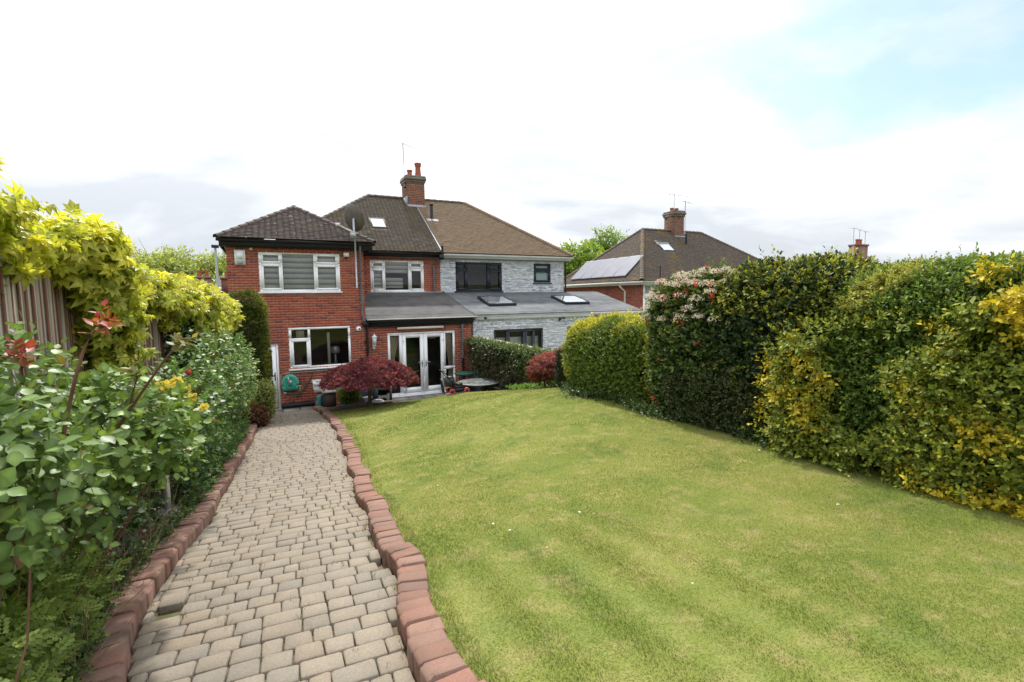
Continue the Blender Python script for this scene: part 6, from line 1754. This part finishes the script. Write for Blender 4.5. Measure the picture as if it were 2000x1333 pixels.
def nb_pt(x, y): return np.array((x, y, zb + (y - yb0) * (zt - zb) / (yt - yb0)))
nn_ = np.array((0, -(zt - zb), yt - yb0)); nn_ /= np.linalg.norm(nn_)
roof_window(nr, 19.85, 20.75, 21.0, 21.75, nb_pt, nn_, un, M['anthr'], M['sklight'], name='roof_window')
pipe(nr, 'vent_pipe', [(22.15, 21.6, 5.9), (22.15, 21.6, 6.75)], .06, M['black'])
pipe(nr, 'soil_pipe', [(17.6, 18.82, 3.6), (17.6, 18.82, 4.65)], .028, M['black'])
# five solar panels on the left-hand slope
sn = np.cross(usl, UY); sn = sn if sn[2] > 0 else -sn
for k in range(5):
    y0 = 20.35 + 1.02 * k
    def spt(v, w, d): return np.array((e0, 0, zb)) + usl * v + UY * w + sn * d
    pm = MB(); 
    v0, v1 = .32, 1.95; w0, w1 = y0, y0 + 1.0
    pts = [spt(v, w, d) for d in (.07, .11) for v, w in ((v0, w0), (v0, w1), (v1, w1), (v1, w0))]
    pm.v = [tuple(p_) for p_ in pts]; pm.f = [(0, 1, 2, 3), (0, 4, 5, 1), (1, 5, 6, 2), (2, 6, 7, 3), (3, 7, 4, 0), (4, 7, 6, 5)]
    sp = pm.build('solar_panel', M['alu'], nr)
    g = MB(); e = .025; g.poly(*[spt(v, w, .113) for v, w in ((v0 + e, w0 + e), (v0 + e, w1 - e), (v1 - e, w1 - e), (v1 - e, w0 + e))]); 
    me_ = g.mesh('cells', M['solar']); me_.flip_normals(); place('cells', me_, None) if False else _reg(bpy.data.objects.new('solar_cells', me_), nr)
nc0, nc1 = 21.97, 22.66
nch = MB().box(nc0, nc1, 22.3, 23.2, 6.2, 7.86).build('chimney', M['mortar'], nb)
k1 = bond((nc0, 22.3, 6.6), UX, -UY, nc1 - nc0, 1.25, [], r=np.random.default_rng(14)); k2 = bond((nc0, 23.2, 6.6), -UY, -UX, .9, 1.25, [], r=np.random.default_rng(15))
pieces(nch, 'brick', 'bricks', *cat4(k1, k2), M['chim'], 80, std=.1075)
MB().box(nc0 - .05, nc1 + .05, 22.25, 23.25, 7.862, 7.98).box(nc0 - .09, nc1 + .09, 22.21, 23.29, 7.982, 8.1).box(nc0 - .05, nc1 + .05, 22.25, 23.25, 8.102, 8.2).build('chimney_crown', M['chimcap'], nch)
for x in (22.15, 22.48): MB().lathe([(.13, 0), (.12, .14), (.14, .15), (.14, .2)], (x, 22.75, 8.2), 12).build('chimney_pot', M['terra'], nch, True)
MB().box(nc0 - .03, nc1 + .1, 22.24, 22.292, 6.40, 6.72).build('flashing', M['lead'], nch)
def aerial(label, x, y, z, h, boom, n, group=None, ang=0.):
    t = thing('tv_aerial', label, 'aerial', (x, y, z))
    MB().tube([(x, y, z), (x, y, z + h)], .018, 6).build('mast', M['zinc'], t)
    dx, dy = math.cos(ang), math.sin(ang)
    b_ = MB().tube([(x - boom * .3 * dx, y - boom * .3 * dy, z + h - .05), (x + boom * .7 * dx, y + boom * .7 * dy, z + h - .05)], .014, 5)
    for k in range(n):
        s = -.28 + .95 * k / (n - 1); l = .16 if k else .26
        cx_, cy_ = x + boom * s * dx, y + boom * s * dy
        b_.tube([(cx_ + l * dy, cy_ - l * dx, z + h - .05), (cx_ - l * dy, cy_ + l * dx, z + h - .05)], .006, 4)
    b_.build('boom', M['zinc'], t)
    return t
aerial('left-hand aerial with a long boom on the chimney of the house with solar panels', 22.15, 22.6, 8.15, 1.05, 1.7, 8)
aerial('right-hand aerial on a tall mast beside the chimney of the house with solar panels', 22.95, 22.5, 6.6, 2.25, 1.2, 7, ang=.3)

def far_house(label, x0, x1, y0, y1, zbase, ze_, zr_, roofmat, wallmat, chims, pots=2, hip=True):
    t = thing('far_house', label, 'house', ((x0 + x1) / 2, (y0 + y1) / 2, zbase))
    MB().box(x0, x1, y0, y1, zbase, ze_).build('wall', M[wallmat], t)
    o_ = .35; ym = (y0 + y1) / 2; hx = (y1 - y0) / 2 if hip else -.1
    hx = min(hx, (x1 - x0) * .4)
    A, B, C_, D_ = (x0 - o_, y0 - o_, ze_), (x1 + o_, y0 - o_, ze_), (x1 + o_, y1 + o_, ze_), (x0 - o_, y1 + o_, ze_)
    P_, Q = (x0 + hx, ym, zr_), (x1 - hx, ym, zr_)
    rf = MB().poly(A, B, Q, P_).poly(C_, D_, P_, Q).poly(D_, A, P_).poly(B, C_, Q).build('roof', M[roofmat], t)
    for k in range(2):
        wx = x0 + (x1 - x0) * (.22 + .45 * k)
        w = MB().box(wx, wx + 1.5, y0 - .03, y0 - .002, ze_ - 1.5, ze_ - .35).build('window', M['upvc'], t)
        MB().box(wx + .08, wx + 1.42, y0 - .04, y0 - .031, ze_ - 1.42, ze_ - .43).build('pane', M['sklight'], w)
    for (cx_, cy_, w_, zt_, np_) in chims:
        c_ = MB().box(cx_ - w_ / 2, cx_ + w_ / 2, cy_ - .35, cy_ + .35, ze_, zt_).box(cx_ - w_ / 2 - .06, cx_ + w_ / 2 + .06, cy_ - .41, cy_ + .41, zt_ + .001, zt_ + .14).build('chimney', M['chim'], t)
        for i in range(np_):
            MB().lathe([(.13, 0), (.11, .3), (.135, .31), (.135, .42)], (cx_ + (i - (np_ - 1) / 2) * .42, cy_, zt_ + .14), 10).build('chimney_pot', M['terra'], c_, True)
    return t
far_house('distant house left of the brick wing, only its twin-potted chimney showing over the creeper', -8, -2.9, 37, 44, -1, 3.4, 4.3, 'tile_b', 'brick', [(-3.55, 40, .85, 4.75, 2)])
far_house('distant house with a pale grey roof and two chimneys just left of the brick wing', -2.75, 4, 41, 48, -1, 3.6, 5.1, 'felt_w', 'brick', [(-2.25, 41.5, .7, 4.75, 1), (-1.7, 43, 1.1, 5.3, 3)], hip=False)
far_house('distant house whose chimney and aerials rise above the dark evergreen hedge', 38.5, 50, 21, 28, -1.5, 3.3, 6.0, 'tile_b', 'brick', [(43.6, 24, 1.35, 7.0, 2)])
for k, x in enumerate((42.7, 43.5, 44.3)):
    aerial(('leftmost', 'middle', 'rightmost')[k] + ' of three thin aerials on the chimney above the dark evergreen hedge', x, 23.9, 6.1, 2.35 - .1 * k, .8, 5)
far_house('most distant house at the right, only a low chimney showing over the near hedge', 62, 77, 24, 32, -2, 3.0, 5.5, 'tile_b', 'brick', [(69.5, 26, 1.7, 6.35, 2)])
# lamp post beyond the creeper
t = thing('street_lamp', 'thin grey lamp post rising beyond the creeper at the left corner of the brick wing', 'lamp post', (-2.05, 30, 0))
MB().tube([(-2.0, 30, -.5), (-2.06, 30, 5.95)], [.09, .055], 8).build('post', M['zinc'], t, True)
MB().box(-2.22, -1.9, 29.8, 30.2, 5.95, 6.08).build('lamp_head', M['anthr'], t)

# ================================================================== trees beyond
def tree(name, label, x, y, z0, h, wd, seed, old, young, n=1600, size=.26, blobs=10, trunk=.18, cz=.62, open_=.75, group=None):
    rr = np.random.default_rng(seed)
    t = thing(name, label, 'tree', (x, y, z0), group)
    mb = MB(); fork = np.array((x, y, z0 + h * .35)); limb(mb, (x, y, z0), fork, trunk, trunk * .7, rr, .03)
    cs = []
    for k in range(blobs):
        a = rr.uniform(0, 6.28); e = rr.uniform(.15, 1.0)
        c = np.array((x + wd * .62 * math.cos(a) * e, y + wd * .62 * math.sin(a) * e, z0 + h * (cz + rr.uniform(-.20, .22) - .1 * e)))
        cs.append(c); pts = limb(mb, fork, c, trunk * .45, trunk * .12, rr, .08, 6)
        for _ in range(3): limb(mb, pts[3], c + rr.normal(0, wd * .22, 3), trunk * .14, trunk * .03, rr, .08, 4)
    cs.append(np.array((x, y, z0 + h * .84)))
    mb.build('trunk', M['bark'], t, True)
    L = Leaves(); m_ = n // len(cs)
    for c in cs:
        q = _unit(rr.normal(0, 1, (m_, 3))); q *= rr.uniform(.25, 1.0, (m_, 1)) ** open_
        s = wd * rr.uniform(.30, .42)
        P_ = c + q * np.array((s, s, s * .72))
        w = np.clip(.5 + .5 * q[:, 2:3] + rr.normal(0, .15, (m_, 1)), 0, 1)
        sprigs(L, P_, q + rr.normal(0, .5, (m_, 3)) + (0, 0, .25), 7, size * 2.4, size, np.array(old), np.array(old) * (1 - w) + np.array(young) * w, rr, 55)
    foliage(t, L, 'diamond', M['leaft'], 'crown')
    return t
TG = ((.15, .25, .035), (.40, .50, .09)); TY = ((.28, .34, .08), (.56, .58, .20))
tree('spring_tree', 'bright green tree directly right of the tan roof, behind the solar panels', 20.6, 31, -1, 8.6, 3.4, 101, *TG, n=2600, blobs=13)
tree('spring_tree', 'taller bright green tree touching the left slope of the roof with solar panels', 25.3, 33, -1, 10.2, 3.8, 102, *TG, n=2600, blobs=13)
tree('spring_tree', 'low pale yellow-green tree at the far left above the creeper', -9.5, 48, -1, 8.6, 4.6, 103, *TY, n=1800)
tree('spring_tree', 'pale yellow-green tree second from the left above the creeper', -6.3, 50, -1, 9.0, 4.4, 104, *TY, n=1800)
tree('spring_tree', 'feathery pale tree behind the twin-potted far chimney', -4.3, 52, -1, 8.7, 3.6, 105, *TY, n=1400)
tree('spring_tree', 'yellow-green tree between the lamp post and the brick wing', -2.4, 55, -1, 9.2, 4.6, 106, (.14, .21, .03), (.36, .44, .07), n=1800)
tree('spring_tree', 'thin twiggy tree whose top just shows behind the roof left of the satellite dish', 3.0, 34, -1, 10.3, 2.2, 107, *TY, n=260, size=.16, blobs=8)

# ------------------------------------------------------------------ groups of like things
GROUPS = {'fence_panel': 'fence panels down the left boundary', 'creeper': 'climbers over the left fence', 'rose_bush': 'rose bushes in the left bed', 'golden_euonymus': 'golden euonymus along the right hedge',
          'spring_tree': 'trees beyond the houses', 'far_house': 'distant houses', 'tv_aerial': 'television aerials on chimneys', 'dome_camera': 'dome cameras on the houses'}
for o in bpy.data.objects:
    if o.parent is None and o.name.split('.')[0] in GROUPS:
        o['group'] = GROUPS[o.name.split('.')[0]]
